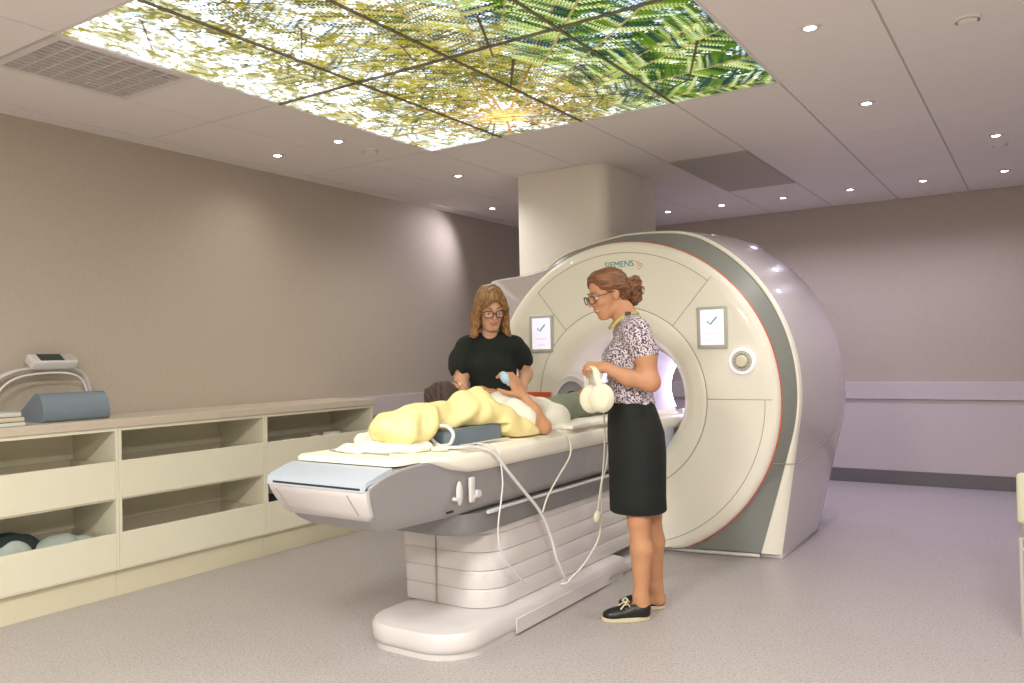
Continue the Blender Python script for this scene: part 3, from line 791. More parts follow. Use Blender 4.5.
# logo text
R90 = Matrix.Rotation(PI/2, 4, 'X')
text_mesh('logo_text', 'SIEMENS', .058, M_teal, scan, Matrix.Translation(sp(-2.275, 4.9555, 1.868)) @ R90)
text_mesh('logo_text', 'Healthineers', .052, M_oprint, scan, Matrix.Translation(sp(-2.275, 4.9555, 1.822)) @ R90)
b = BM()
for k, (u, v) in enumerate(((0,.022),(.014,.011),(.024,0),(.014,-.011),(0,-.022),(-.010,.012),(-.010,-.012),(.004,0),(-.02,0.028),(-.02,-.028))):
    x, z = -2.238+u, 1.868+v; cyl(b, sp(x, 4.9565, z), sp(x, 4.954, z), .0042, n=8)
obj('logo_dots', b, M_oprint, scan)
# orange release strip at left of the bore, above the table
obj('release_strip', box(BM(), -3.17-CX, -2.92-CX, 4.925-5.5, 4.95-5.5, .985, 1.03, .004), M_orange, scan, False)

# ================================================================== PATIENT TABLE
tab = thing('patient_table', 'white and grey scanner patient table on a bellows pedestal', 'table', (CX, 3.6, 0))
def tp(x, y, z): return (x-CX, y-3.6, z)
# base
b = BM()
def base_ring(o, z): return [(x-CX, y-3.6, z) for x, y, _ in rrect(-2.645+o, -2.075-o, 2.695+o, 4.32-o*.5, .2, 0, n=10, rr=(.18-o*.4,.20-o*.4,.02,.02))]
loft(b, [base_ring(.012, 0), base_ring(.012, .025), base_ring(.004, .032), base_ring(0, .05), base_ring(0, .095), base_ring(.010, .112), base_ring(.05, .122), base_ring(.08, .126)])
obj('base', b, M_white, tab)
b = BM(); box(b, *[v for v in (-2.08-CX, -2.0725-CX, 3.15-3.6, 4.10-3.6, .010, .080)], .002, 1); obj('base_side_cover', b, M_white, tab)
b = BM(); box(b, -.31, .29, 4.31-3.6, 5.02-3.6, 0, .055, .01); obj('docking_plate', b, M_white, tab)
# bellows
def bel(o, z): return [(x-CX, y-3.6, z) for x, y, _ in rrect(-2.655+o, -2.135-o, 3.03+o, 4.93-o, .1, 0, n=10, rr=(.03,.16,.02,.02))]
zs = [.127, .213, .299, .385, .471, .575]
for i in range(5):
    z0, z1 = zs[i], zs[i+1]; k = .008*(4-i)/4
    b = BM(); loft(b, [bel(k+.004, z0), bel(k+.000, z0+.004), bel(k-.001, z0+.03), bel(k-.002, z1-.008), bel(k+.002, z1-.001)])
    obj('bellows_segment', b, M_white, tab)
b = BM(); box(b, -2.4415-CX, -2.4400-CX, 3.0225-3.6, 3.034-3.6, .13, .57)
for z in zs[1:-1]: cyl(b, (-2.441-CX, 3.021-3.6, z), (-2.441-CX, 3.03-3.6, z), .004, n=8)
obj('bellows_seam', b, M_seam, tab)
# under tier
b = BM()
def tier(o, z): return [(x-CX, y-3.6, z) for x, y, _ in rrect(-2.675+o, -2.115-o, 2.80+o*2.5, 5.25, .2, 0, n=10, rr=(.16,.16,.02,.02))]
loft(b, [tier(.03, .50), tier(.006, .508), tier(0, .53), tier(0, .601)])
obj('lower_body', b, M_hull2, tab)
# main hull
def hull_ring(y, zt, zb, ht, hb, rt=.012, rb=.05, n=5):
    """rounded trapezoid section at depth y"""
    P = [(hb, zb, rb), (ht, zt, rt), (-ht, zt, rt), (-hb, zb, rb)]; out = []
    for i in range(4):
        c = Vector(P[i][:2]); a = Vector(P[i-1][:2]); d = Vector(P[(i+1) % 4][:2]); r = min(P[i][2], (zt-zb)*.45)
        u = (a-c).normalized()*r; v = (d-c).normalized()*r
        for k in range(n+1):
            s = k/n; q = c+u*(1-s)**2+v*s**2
            out.append((q.x, y-3.6, q.y))
    return out
b = BM()
sec = [(2.248,.808,.796,.268,.268),(2.254,.813,.772,.278,.268),(2.272,.822,.735,.286,.255),(2.30,.834,.685,.291,.240),(2.335,.845,.640,.295,.228),(2.39,.856,.610,.297,.228),(2.46,.862,.602,.297,.236),(2.56,.866,.602,.295,.245),(2.75,.866,.600,.297,.262),(3.0,.866,.600,.297,.272),(5.30,.866,.600,.297,.275)]
loft(b, [hull_ring(*s) for s in sec])
obj('hull', b, M_hull, tab)
# white end panel, follows the sloping nose
b = BM()
def npan(z):
    zz = [(.812,2.245),(.775,2.252),(.735,2.272),(.685,2.302),(.66,2.32)]
    for (z0, y0), (z1, y1) in zip(zz, zz[1:]):
        if z <= z0 and z >= z1: return y0+(y1-y0)*(z0-z)/(z0-z1)
    return 2.32
rows = []
for i in range(12):
    z = .796-(.796-.668)*i/11; hw = .270-.034*(i/11)**1.4
    if i > 9: hw -= .010*(i-9)
    y = npan(z)-.012; rows.append((z, hw, y))
rings = [[(-hw, y-3.6, z), (-hw*.98, y-.004-3.6, z), (hw*.98, y-.004-3.6, z), (hw, y-3.6, z), (hw, y+.016-3.6, z), (-hw, y+.016-3.6, z)] for z, hw, y in rows]
loft(b, rings); ep = obj('end_panel', b, M_white, tab)
for x0, x1 in ((-.222,-.192), (.172,.188)):
    b = BM(); rr_ = []
    for z, u in ((.775,0),(.735,.5),(.690,1)):
        x = x0+(x1-x0)*u; y = npan(z)-.0175-3.6
        rr_.append([(x-.003, y, z), (x+.003, y, z), (x+.003, y+.01, z), (x-.003, y+.01, z)])
    loft(b, rr_); obj('slot', b, M_seam, ep)
obj('slot_gap', box(BM(), -.235, .245, 2.229-3.6, 2.26-3.6, .798, .806, M=None), M_dark, tab, False)
# blue grey top flap with slope
b = BM()
fl = [(2.230,.806,.268),(2.233,.822,.270),(2.25,.832,.272),(2.33,.856,.276),(2.375,.866,.278)]
rings = []
for y, z, hw in fl: rings.append([(-hw, y-3.6, z-.016), (-hw, y-3.6, z), (hw, y-3.6, z), (hw, y-3.6, z-.016)])
loft(b, rings); obj('top_flap', b, M_bluegrey, tab, True, 30)
# white tabletop tray with round front corners
b = BM()
def tray(o, z, yf, rc=.28): return [(x-CX, y-3.6, z) for x, y, _ in rrect(-2.71+o, -2.09-o, yf, 5.33, .1, 0, n=12, rr=(.20,.20,.02,.02))]
loft(b, [tray(.035, .782, 2.80), tray(.012, .790, 2.72), tray(.0, .815, 2.62), tray(0, .850, 2.50), tray(.004, .866, 2.44), tray(.012, .872, 2.435), tray(.03, .872, 2.46)])
obj('tabletop_tray', b, M_face, tab)
b = BM()
def padr(o, z): return [(x-CX, y-3.6, z) for x, y, _ in rrect(-2.69+o, -2.12-o, 2.385+o, 5.30, .1, 0, n=10, rr=(.05,.05,.02,.02))]
loft(b, [padr(0, .868), padr(0, .880), padr(.008, .890), padr(.03, .893)])
obj('mattress', b, M_pad, tab)
# side rail, clips, label
b = BM(); tube(b, [tp(-2.098,2.97,.600), tp(-2.092,3.10,.603), tp(-2.092,5.2,.600)], .007, 8); obj('side_rail', b, M_white, tab)
b = BM(); box(b, -2.098-CX, -2.084-CX, 2.96-3.6, 3.06-3.6, .592, .604, .003); obj('rail_end', b, M_white, tab)
b = BM(); ellipsoid_mesh(b, tp(-2.096, 2.765, .712), (.012,.020,.052)); cyl(b, tp(-2.11,2.74,.690), tp(-2.085,2.74,.690), .008, n=12); obj('side_clip', b, M_white, tab)
b = BM(); box(b, -2.105-CX, -2.088-CX, 2.835-3.6, 2.872-3.6, .66, .77, .008, 3); cyl(b, tp(-2.1,2.885,.695), tp(-2.078,2.885,.695), .016, n=14); box(b, -2.1-CX,-2.086-CX,2.85-3.6,2.895-3.6,.675,.690,.003); obj('side_clip', b, M_white, tab)
b = BM(); box(b, -2.118-CX, -2.113-CX, 2.70-3.6, 2.745-3.6, .634, .643); obj('small_label', b, M_dark, tab, False)
b = BM(); box(b, -2.115-CX, -2.085-CX, 4.98-3.6, 5.12-3.6, .62, .80, .012); obj('support_bracket', b, M_bluegrey, tab)
# rails that carry the tabletop inside the bore
b = BM(); box(b, -.30, -.25, 5.31-3.6, 6.0-3.6, .82, .88, .005); obj('bore_rail', b, M_white, tab)
b = BM(); box(b, .17, .30, 5.31-3.6, 6.0-3.6, .80, .86, .008); box(b, .26, .30, 5.32-3.6, 6.0-3.6, .86, .90, .006)
obj('bore_rail', b, M_white, tab)

# ------------------------------------------------------------------ bedding and cushions
MT = .893
b = BM()
vs = [(-2.42,2.82),(-2.14,2.785),(-2.165,3.20),(-2.46,3.20)]
loft(b, [[(x, y, MT-.003) for x, y in vs], [(x+.006*(1 if x < -2.4 else -1), y, MT+.080) for x, y in vs]])
bmesh.ops.bevel(b, geom=list(b.edges), offset=.006, segments=2, affect='EDGES')
o = obj('foam_block', b, M_foam, None, True, 40); tag(o, 'blue grey foam block under the yellow pillow on the table', 'cushion')
def folds(a1, f1, s1, a2=.0, f2=1, s2=0):
    return lambda X, Y, Z: a1*np.sin(f1*(Y*.9+X*.5+.3*Z)+s1+2*np.sin(9*X+5*Z))+a2*np.sin(f2*(X-.5*Y+.6*Z)+s2+2*np.sin(7*Y))
f = Field(.05)
f.ell((-2.32,2.60,1.005),(.10,.10,.052),rotm(.2,0,0)); f.ell((-2.29,2.70,.995),(.08,.10,.070)); f.box((-2.27,2.67,1.025),(.07,.10,.048),.035,rotm(0,.1,.2))
f.chain([((-2.27,2.74,1.005),.062),((-2.265,2.86,1.022),.052),((-2.255,3.02,1.046),.072)],.04)
f.chain([((-2.255,3.02,1.046),.072),((-2.235,3.12,1.045),.075),((-2.205,3.25,.995),.074)],.04)
f.chain([((-2.205,3.25,.99),.072),((-2.175,3.37,.938),.050),((-2.15,3.46,.905),.026)],.03)
f.box((-2.17,3.32,.93),(.045,.14,.03),.025,rotm(-.1,0,-.25),k=.04)
f.ell((-2.235,3.10,1.095),(.028,.045,.050),rotm(0,0,-.4),k=.03)
f.ell((-2.40,2.98,1.0),(.13,.20,.055)); f.ell((-2.36,2.70,.99),(.10,.12,.06))
def pfold(X, Y, Z):
    r_ = np.sqrt((Y-3.09)**2+(Z-1.12)**2+1e-4)
    a_ = np.arctan2(Z-1.13, Y-3.09)
    return .008*np.sin(9*a_+2*np.sin(9*Y))*np.clip((r_-.03)*8,0,1)+.007*np.sin(34*(Z+.35*Y)+4*np.sin(5*Y+X*8))+.007*np.sin(46*(Y-.5*Z)+3*np.sin(14*Z))*np.clip((2.85-Y)*5,0,1)
o = f.build('pillow', M_yellow, None, .006, pfold, lambda X,Y,Z: np.where((X>-2.465)&(Y>2.775)&(Y<3.205), .974-Z, .900-Z))
tag(o, 'soft yellow pillow folded round the head of the lying patient', 'pillow')
f = Field(.03)
f.ell((-2.47,2.60,.905),(.13,.13,.022)); f.ell((-2.55,2.80,.925),(.11,.16,.040)); f.ell((-2.34,2.66,.912),(.16,.12,.034)); f.cap((-2.44,2.62,.915),(-2.28,2.70,.912),.020)
o = f.build('folded_sheet', M_sheet, None, .005, folds(.003,70,0,.002,95,1), lambda X,Y,Z: .8935-Z+0*X+0*Y)
tag(o, 'crumpled white sheet at the head end of the table', 'sheet')
f = Field(.02)
f.box((-2.30,4.25,.905),(.19,.5,.014),.010,rotm(.04)); f.box((-2.22,3.95,.904),(.10,.30,.014),.010,rotm(-.15))
o = f.build('table_sheet', M_sheet, None, .007, folds(.002,30,0,.002,44,1), lambda X,Y,Z: .8935-Z+0*X+0*Y)
tag(o, 'flat white sheet spread on the table under the patient legs', 'sheet')
# small connector lying on the sheet
b = BM(); cyl(b, (-2.17,2.675,.905), (-2.13,2.73,.905), .011, n=12); o = obj('tube_connector', b, M_cream); tag(o, 'small cream connector lying on the near edge of the mattress', 'connector')

# knee coil: white tunnel shell with grey padding and inner cushion roll
LC = (-2.60, 4.72, .905)
t = thing('leg_coil', 'white arched leg coil with grey padding at the bore entrance', 'coil', (-2.625, 4.70, .905))
def arch(r0, r1, y0, y1, sz=1.0):
    b = BM(); rings = []
    for k in range(25):
        a = PI*k/24; c, s = math.cos(a), math.sin(a)
        rings.append([(r0*c, y0+.02, r0*s*sz), (r1*c, y0+.02, r1*s*sz), ((r1+.006)*c, y0+.05, (r1+.006)*s*sz), ((r1+.006)*c, y1, (r1+.006)*s*sz), (r0*c, y1, r0*s*sz)])
    loft(b, rings); return b
obj('shell', arch(.135, .158, -.02, .26, 1.55), M_white, t)
obj('padding', arch(.095, .134, -.005, .25, 1.55), M_hull, t)
obj('foot_rest', box(BM(), -.09, .09, .02, .24, -.008, .03, .01, 3), M_hull, t)

# ------------------------------------------------------------------ tubes and cables
def hose(name, pts, r, m, label, sub=6, n=8):
    b = BM(); tube(b, pts, r, n, sub=sub); o = obj(name, b, m); tag(o, label, 'cable' if 'cable' in name else 'tube'); return o
hose('clear_tube', [(-2.34,2.775,.904),(-2.25,2.765,.906),(-2.155,2.765,.914),(-2.128,2.765,.94),(-2.125,2.765,.968),(-2.155,2.765,.992),(-2.20,2.765,.994),(-2.245,2.765,.975),(-2.25,2.765,.948),(-2.22,2.765,.920),(-2.17,2.76,.906),(-2.12,2.80,.902),(-2.10,2.90,.893),(-2.068,2.985,.86),(-2.058,3.075,.772),(-2.056,3.213,.655),(-2.056,3.352,.536),(-2.056,3.441,.409),(-2.054,3.494,.285),(-2.054,3.56,.19),(-2.068,3.61,.136)], .008, M_tube, 'thick clear tube looped on the foam block and hanging down', n=10)
hose('clear_tube', [(-2.14,2.93,.906),(-2.09,2.99,.893),(-2.066,3.019,.86),(-2.064,3.045,.733),(-2.064,3.03,.645),(-2.064,3.001,.516),(-2.066,3.037,.397),(-2.07,3.181,.26),(-2.09,3.266,.205)], .0036, M_tube, 'thin clear tube hanging straight down the front of the table side')
hose('alarm_cable', [(-2.16,3.60,.912),(-2.13,3.61,.908),(-2.085,3.63,.897),(-2.066,3.66,.87),(-2.062,3.665,.776),(-2.062,3.53,.675),(-2.062,3.429,.596),(-2.064,3.385,.53)], .0045, M_cable, 'pale cable curving over the table side beside the patient elbow')
PB = Vector((-1.955, 3.745, .455))
hose('headset_cable', [(-1.915,3.765,.99),(-1.925,3.789,.845),(-1.93,3.771,.693),(-1.935,3.745,.594),tuple(PB+Vector((0,0,.018)))], .0042, M_cable, 'pale cable from the far ear cup to the round pendant')
hose('headset_cable', [(-1.90,3.80,.99),(-1.92,3.824,.842),(-1.925,3.80,.715),(-1.93,3.76,.641),(-1.945,3.775,.55),(-1.95,3.78,.47),(-1.965,3.80,.40),(-1.98,3.80,.33),(-2.0,3.75,.26),(-2.02,3.69,.205),(-2.045,3.63,.165),(-2.06,3.60,.14),(-2.085,3.58,.133)], .0048, M_cable, 'pale cable from the near ear cup curving down to the base')
b = BM(); ellipsoid_mesh(b, PB, (.016,.030,.031), n=20); o = obj('cable_pendant', b, M_cream); tag(o, 'round cream pendant hanging on the headset cable', 'pendant')
hose('sensor_cable', [(-2.16,2.80,.905),(-2.13,2.90,.905),(-2.14,3.05,.904),(-2.13,3.20,.904)], .004, M_cable, 'short pale cable lying along the near edge of the mattress')
hose('sensor_cable', [(-2.62,2.53,.897),(-2.50,2.50,.897),(-2.38,2.50,.898),(-2.25,2.50,.898)], .003, M_hull, 'thin grey cable across the head end of the mattress')

# ================================================================== PEOPLE
def head(F, o, R, s=1.0):
    F.frame(o, R, s); k = F.k; F.k = .018
    F.ell((-.015,0,.035),(.098,.076,.088)); F.ell((.022,0,-.025),(.070,.060,.085)); F.ell((.028,0,-.072),(.050,.046,.040))
    F.cap((.058,-.012,-.100),(.058,.012,-.100),.018); F.cap((-.02,-.05,-.055),(.045,-.022,-.098),.016,.015); F.cap((-.02,.05,-.055),(.045,.022,-.098),.016,.015)
    F.k = .010
    for q in (-1, 1):
        F.ell((.062,q*.034,-.028),(.024,.022,.020)); F.cap((.083,q*.014,.022),(.074,q*.046,.020),.008,.007)
        F.ell((-.005,q*.076,-.010),(.018,.008,.030),k=.004); F.ell((-.012,q*.080,-.004),(.014,.008,.022),k=.004)
        F.ell((.097,q*.031,.002),(.013,.017,.011),op=-1,k=.008)
    F.cap((.086,0,.006),(.108,0,-.026),.0075,.0105,k=.008); F.ell((.098,-.010,-.030),(.009,.007,.006),k=.006); F.ell((.098,.010,-.030),(.009,.007,.006),k=.006)
    F.ell((.082,0,-.052),(.012,.024,.008),k=.006); F.ell((.081,0,-.066),(.011,.020,.008),k=.006)
    F.frame(); F.k = k
def face_parts(root, o, R, s, smile, iris=M_iris, gl=True, look=-.35, brow=M_hairb):
    M = Matrix.Translation(o) @ R.to_4x4() @ Matrix.Diagonal((s,s,s,1))
    for q in (-1, 1):
        b = BM(); ellipsoid_mesh(b, (.080,q*.031,.001), (.0125,.0135,.0105), n=14); b.transform(M); e = obj('eye', b, M_eye, root)
        b = BM(); ellipsoid_mesh(b, (.0895,q*.031,-.003), (.0035,.0058,.0058), n=12); b.transform(M); obj('iris', b, iris, e)
        b = BM(); tube(b, [(.0905,q*.018,.0055),(.094,q*.030,.0075),(.0885,q*.043,.005)], .0026, 6, sub=4); b.transform(M); obj('eyelid', b, M_skin, e)
        b = BM(); tube(b, [(.092,q*.015,.024),(.090,q*.032,.030),(.079,q*.049,.025)], lambda t: .0032*(1-.5*t), 6, sub=4); b.transform(M); obj('eyebrow', b, brow, root)
    b = BM(); c = .010 if smile else .005
    up = [(.079,-.028,-.054+c),(.0875,-.014,-.056),(.0915,0,-.0565),(.0875,.014,-.056),(.079,.028,-.054+c)]
    lo_ = [(.079,-.027,-.055+c),(.086,-.014,-.068 if smile else -.064),(.0885,0,-.071 if smile else -.066),(.086,.014,-.068 if smile else -.064),(.079,.027,-.055+c)]
    tube(b, up, lambda t: .0022+.0010*math.sin(PI*t), 6, sub=4); tube(b, lo_, lambda t: .0022+.0016*math.sin(PI*t), 6, sub=4); b.transform(M); mo = obj('mouth', b, M_lip, root)
    if smile:
        b = BM(); ellipsoid_mesh(b, (.0835,0,-.0625), (.0075,.0225,.0068), n=14); b.transform(M); obj('teeth', b, M_teeth, mo)
    if gl:
        b = BM()
        for q in (-1, 1):
            pts = []
            for k in range(20):
                a = 2*PI*k/20; ca, sa = math.cos(a), math.sin(a)
                ex = abs(ca)**.75*(1 if ca > 0 else -1); ez = abs(sa)**.75*(1 if sa > 0 else -1)
                yy_ = q*.0335+ex*.0265; pts.append((.112-.45*max(0, abs(yy_)-.02)*.5, yy_, -.003+ez*.0195-.002*ex*0))
            tube(b, pts, .0026, 6, True)
            tube(b, [(.102,q*.060,.008),(.095,q*.072,.008),(.05,q*.080,.008),(-.004,q*.083,.006),(-.02,q*.080,-.012)], .0022, 6, sub=3)
        tube(b, [(.112,-.009,.002),(.116,0,.005),(.112,.009,.002)], .0024, 6, sub=3)
        b.transform(M); g_ = obj('glasses', b, M_frame, root)
        for q in (-1, 1):
            b = BM(); cyl(b, (.1095,q*.0335,-.003), (.1085,q*.0335,-.003), .0185, n=20); b.transform(M); obj('lens', b, M_lens, g_)
M_lens = bpy.data.materials.new('clear_lens'); M_lens.use_nodes = True
_n = M_lens.node_tree.nodes; _l = M_lens.node_tree.links; _n.clear()
_t = _n.new('ShaderNodeBsdfTransparent'); _g = _n.new('ShaderNodeBsdfGlossy'); _g.inputs['Roughness'].default_value = .05; _m = _n.new('ShaderNodeMixShader'); _m.inputs[0].default_value = .06; _o = _n.new('ShaderNodeOutputMaterial')
_l.new(_t.outputs[0], _m.inputs[1]); _l.new(_g.outputs[0], _m.inputs[2]); _l.new(_m.outputs[0], _o.inputs[0])

def hand(F, wrist, dirv, palm_n, side, curl=(.3,.5,.4), spread=.10, thumb_out=.7, s=1.0, thumb_curl=.3, rads=.0082):
    """palm + five fingers. dirv: wrist->knuckles, palm_n: normal out of the palm, side=+1 when the thumb lies toward dirv x palm_n"""
    d = Vector(dirv).normalized(); n = Vector(palm_n); n = (n-d*n.dot(d)).normalized(); t = d.cross(n).normalized()*side
    w = Vector(wrist); P = lambda a, b_, c: w+(d*a+t*b_+n*c)*s
    k = F.k; F.k = .010
    F.cap(P(-.02,0,0), P(.01,0,0), .024*s, .026*s)
    for q in (-.026, -.009, .009, .026): F.cap(P(.008,q*.8,0), P(.082,q,0), .014*s, .0115*s, k=.012)
    F.k = .004
    L = [(.026,.040,.024,.019),(.009,.045,.028,.021),(-.009,.041,.026,.020),(-.026,.032,.020,.017)]
    for i, (q, l0, l1, l2) in enumerate(L):
        p = P(.084, q, 0); a = 0; sp_ = spread*(1.2-i*.85)
        for j, l in enumerate((l0, l1, l2)):
            a += curl[j]*(1+.08*i)
            dd = (d*math.cos(a)+n*math.sin(a)); dd = (dd+t*sp_*(1 if j == 0 else .3)*math.cos(a)).normalized()
            nx = p+dd*l*s; r = rads*s*(1-.06*i)
            F.cap(p, nx, r*(1-.05*j), r*(.93-.07*j), k=.004); p = nx
    p = P(.018, .022, .004); dd = (d*math.cos(thumb_out)+t*math.sin(thumb_out)+n*thumb_curl).normalized()
    q = p+dd*.038*s; F.cap(p, q, .0145*s, .0105*s, k=.010); dd = (dd+d*.5+n*thumb_curl*.7).normalized(); r = q+dd*.030*s; F.cap(q, r, .0100*s, .0092*s); dd = (dd+d*.3+n*thumb_curl*.6).normalized(); F.cap(r, r+dd*.024*s, .0090*s, .0078*s)
    F.k = k

# ---------- woman with brown hair, printed blouse and black skirt
W2 = thing('person', 'standing woman in glasses, speckled blouse and black skirt, holding white headphones', 'person', (-1.75, 3.70, 0), math.atan2(-.55, -.84))
F = Field(.025)
F.ell((-.04,0,.93),(.105,.150,.12)); F.ell((-.025,0,1.08),(.08,.12,.12)); F.ell((-.01,0,1.26),(.090,.135,.15)); F.cap((-.02,-.12,1.405),(-.02,.12,1.405),.043)
for q, ff, fk, fa in ((1,-.03,-.030,-.030),(-1,-.06,-.115,-.130)):
    F.cap((ff,q*.078,.88),(fk,q*.078,.48),.078,.053); F.cap((fk,q*.078,.48),(fk-.012,q*.080,.34),.050,.053); F.cap((fk-.012,q*.080,.34),(fa-.002,q*.080,.10),.053,.034)
    F.cap((fa,q*.080,.11),(fa-.02,q*.080,.05),.034,.032); F.cap((fa,q*.080,.05),(fa+.14,q*.088,.03),.032,.026)
F.cap((-.02,0,1.42),(.04,.005,1.515),.054,.050); F.cap((-.03,0,1.44),(.01,0,1.51),.052,.050)
HO, HR = Vector((.088,.005,1.588)), rotm(.34, .30, 0)
head(F, HO, HR, 1.0)
F.k = .03
F.chain([((-.035,.150,1.395),.052),((-.065,.180,1.27),.049),((-.085,.195,1.155),.041)]); F.chain([((-.085,.195,1.150),.043),((.02,.190,1.175),.037),((.125,.168,1.225),.026)])
F.chain([((-.02,-.150,1.395),.050),((-.02,-.185,1.25),.044),((.0,-.19,1.14),.038)]); F.chain([((.0,-.19,1.14),.038),((.08,-.10,1.11),.030),((.130,-.01,1.11),.025)])
hand(F, (.130,.166,1.227), (.93,-.25,.05), (-.10,-.6,-.8), -1, curl=(.85,1.05,.6), spread=.04, thumb_out=.5, thumb_curl=.8, s=.95)
hand(F, (.130,-.01,1.11), (.80,.58,.02), (.3,-.4,-.85), 1, curl=(.55,.8,.5), spread=.05, thumb_out=.5, thumb_curl=.4, s=.95)
F.build('body', M_skin2, W2, .005)
face_parts(W2, HO, HR, 1.0, True, brow=M_hairbr)
# blouse
F = Field(.03)
F.ell((-.015,0,1.235),(.108,.150,.175)); F.ell((-.02,0,1.09),(.100,.140,.10)); F.ell((.030,.062,1.265),(.076,.065,.07)); F.ell((.030,-.062,1.265),(.076,.065,.07))
F.cap((-.022,-.125,1.400),(-.022,.125,1.400),.056); F.ell((-.02,0,1.03),(.106,.142,.05)); F.cap((-.03,-.05,1.425),(-.03,.05,1.425),.052)
F.chain([((-.035,.145,1.39),.058),((-.062,.172,1.30),.060)]); F.chain([((-.02,-.145,1.39),.058),((-.02,-.172,1.295),.058)])
F.frame(); F.cap((-.02,0,1.46),(.06,0,1.56),.056,.054,op=-1,k=.01)
F.ell((.075,0,1.47),(.06,.06,.05),op=-1,k=.015)
F.cap((-.066,.180,1.255),(-.078,.190,1.21),.056,.066,op=-1,k=.004); F.cap((-.02,-.182,1.25),(-.01,-.190,1.21),.052,.058,op=-1,k=.004)
_fb = folds(.0025,42,0,.002,60,1)
F.build('blouse', M_blouse, W2, .0055, lambda X,Y,Z: _fb(X,Y,Z)-.0065, lambda X,Y,Z: 1.045+.006*np.sin(60*Y+40*X)-Z)
# skirt as a lofted tube
b = BM(); rings = []
for z, f0, f1, ll in ((1.080,-.118,.086,.130),(1.055,-.126,.092,.138),(.99,-.150,.098,.156),(.90,-.178,.102,.172),(.80,-.184,.100,.174),(.68,-.180,.100,.168),(.58,-.178,.100,.162),(.518,-.180,.100,.160),(.513,-.176,.096,.156),(.523,-.15,.07,.14)):
    cf, rf = (f0+f1)/2, (f1-f0)/2; ring = []
    for k in range(48):
        a = 2*PI*k/48; w_ = 1+.012*math.sin(5*a+z*9)*(1.07-z)*1.5
        ring.append((cf+rf*math.cos(a)*w_, ll*math.sin(a)*w_, z))
    rings.append(ring)
loft(b, rings, cap1=False)
obj('skirt', b, M_skirtm, W2)
# hair
F = Field(.02); F.frame(HO, HR, 1.0)
F.ell((-.022,0,.043),(.102,.082,.086)); F.ell((-.06,0,0),(.060,.066,.08)); F.ell((.038,0,.092),(.042,.060,.030),rotm(0,.4,0))
for q in (-1,1): F.cap((.045,q*.062,.062),(-.05,q*.078,.020),.018,.020); F.cap((-.03,q*.078,.03),(-.085,q*.04,-.015),.018,.02)
F.ell((.095,0,-.008),(.062,.078,.092),op=-1,k=.01)
for q in (-1,1): F.ell((.0,q*.09,-.03),(.030,.03,.042),op=-1,k=.008)
F.ell((-.108,0,.01),(.028,.028,.028)); F.ell((-.142,.004,-.010),(.040,.040,.050)); F.ell((-.150,0,-.050),(.030,.036,.045)); F.ell((-.165,.01,.015),(.028,.034,.030)); F.ell((-.130,.0,-.07),(.022,.03,.03))
F.build('hair', M_hairbr, W2, .004, lambda X,Y,Z: .0012*np.sin(260*Z+60*X)+(X<-.0)*.003*np.sin(170*Z+90*X)*np.sin(140*X+80*Y))
b = BM(); T = Matrix.Translation(HO) @ HR.to_4x4()
for k in range(70):
    a = random.uniform(0, 2*PI); u = random.uniform(-.6, 1)
    p = Vector((-.148, 0, -.018)); d = Vector((-abs(math.cos(a))*.7+.15, math.sin(a)*.8, u)).normalized()
    q = p+d*.035; r_ = q+(d+Vector((random.uniform(-.5,.2), random.uniform(-.6,.6), random.uniform(-.8,.4)))).normalized()*.024
    tube(b, [q, (q+r_)/2+Vector((0,0,.006)), r_], lambda t: .0022*(1-.7*t), 4, sub=3)
b.transform(T); obj('hair_curls', b, M_hairbr, W2)
b = BM(); tube(b, [(-.115+.0*math.cos(a), .024*math.cos(a), .008+.024*math.sin(a)) for a in np.linspace(0, 2*PI, 16, endpoint=False)], .006, 6, True); b.transform(T); obj('hair_tie', b, M_black, W2)
# lanyard at neck with clip
b = BM(); tube(b, [(.075,.040,1.42),(.045,.056,1.452),(.0,.064,1.478),(-.045,.045,1.488),(-.066,0,1.49),(-.045,-.045,1.488),(.0,-.064,1.478),(.045,-.056,1.452),(.08,-.035,1.415)], lambda t: (.008,.002), 8, sub=4, flat=(0,0,1)); ly = obj('lanyard', b, M_lanyard, W2)
b = BM(); box(b, -.018, .012, .060, .072, 1.462, 1.494, .004); obj('lanyard_clip', b, M_greenclip, ly)
b = BM(); ellipsoid_mesh(b, HO+HR @ Vector((-.0,.088,-.045)), (.003,.003,.005), n=8); obj('earring', b, M_metal, W2)
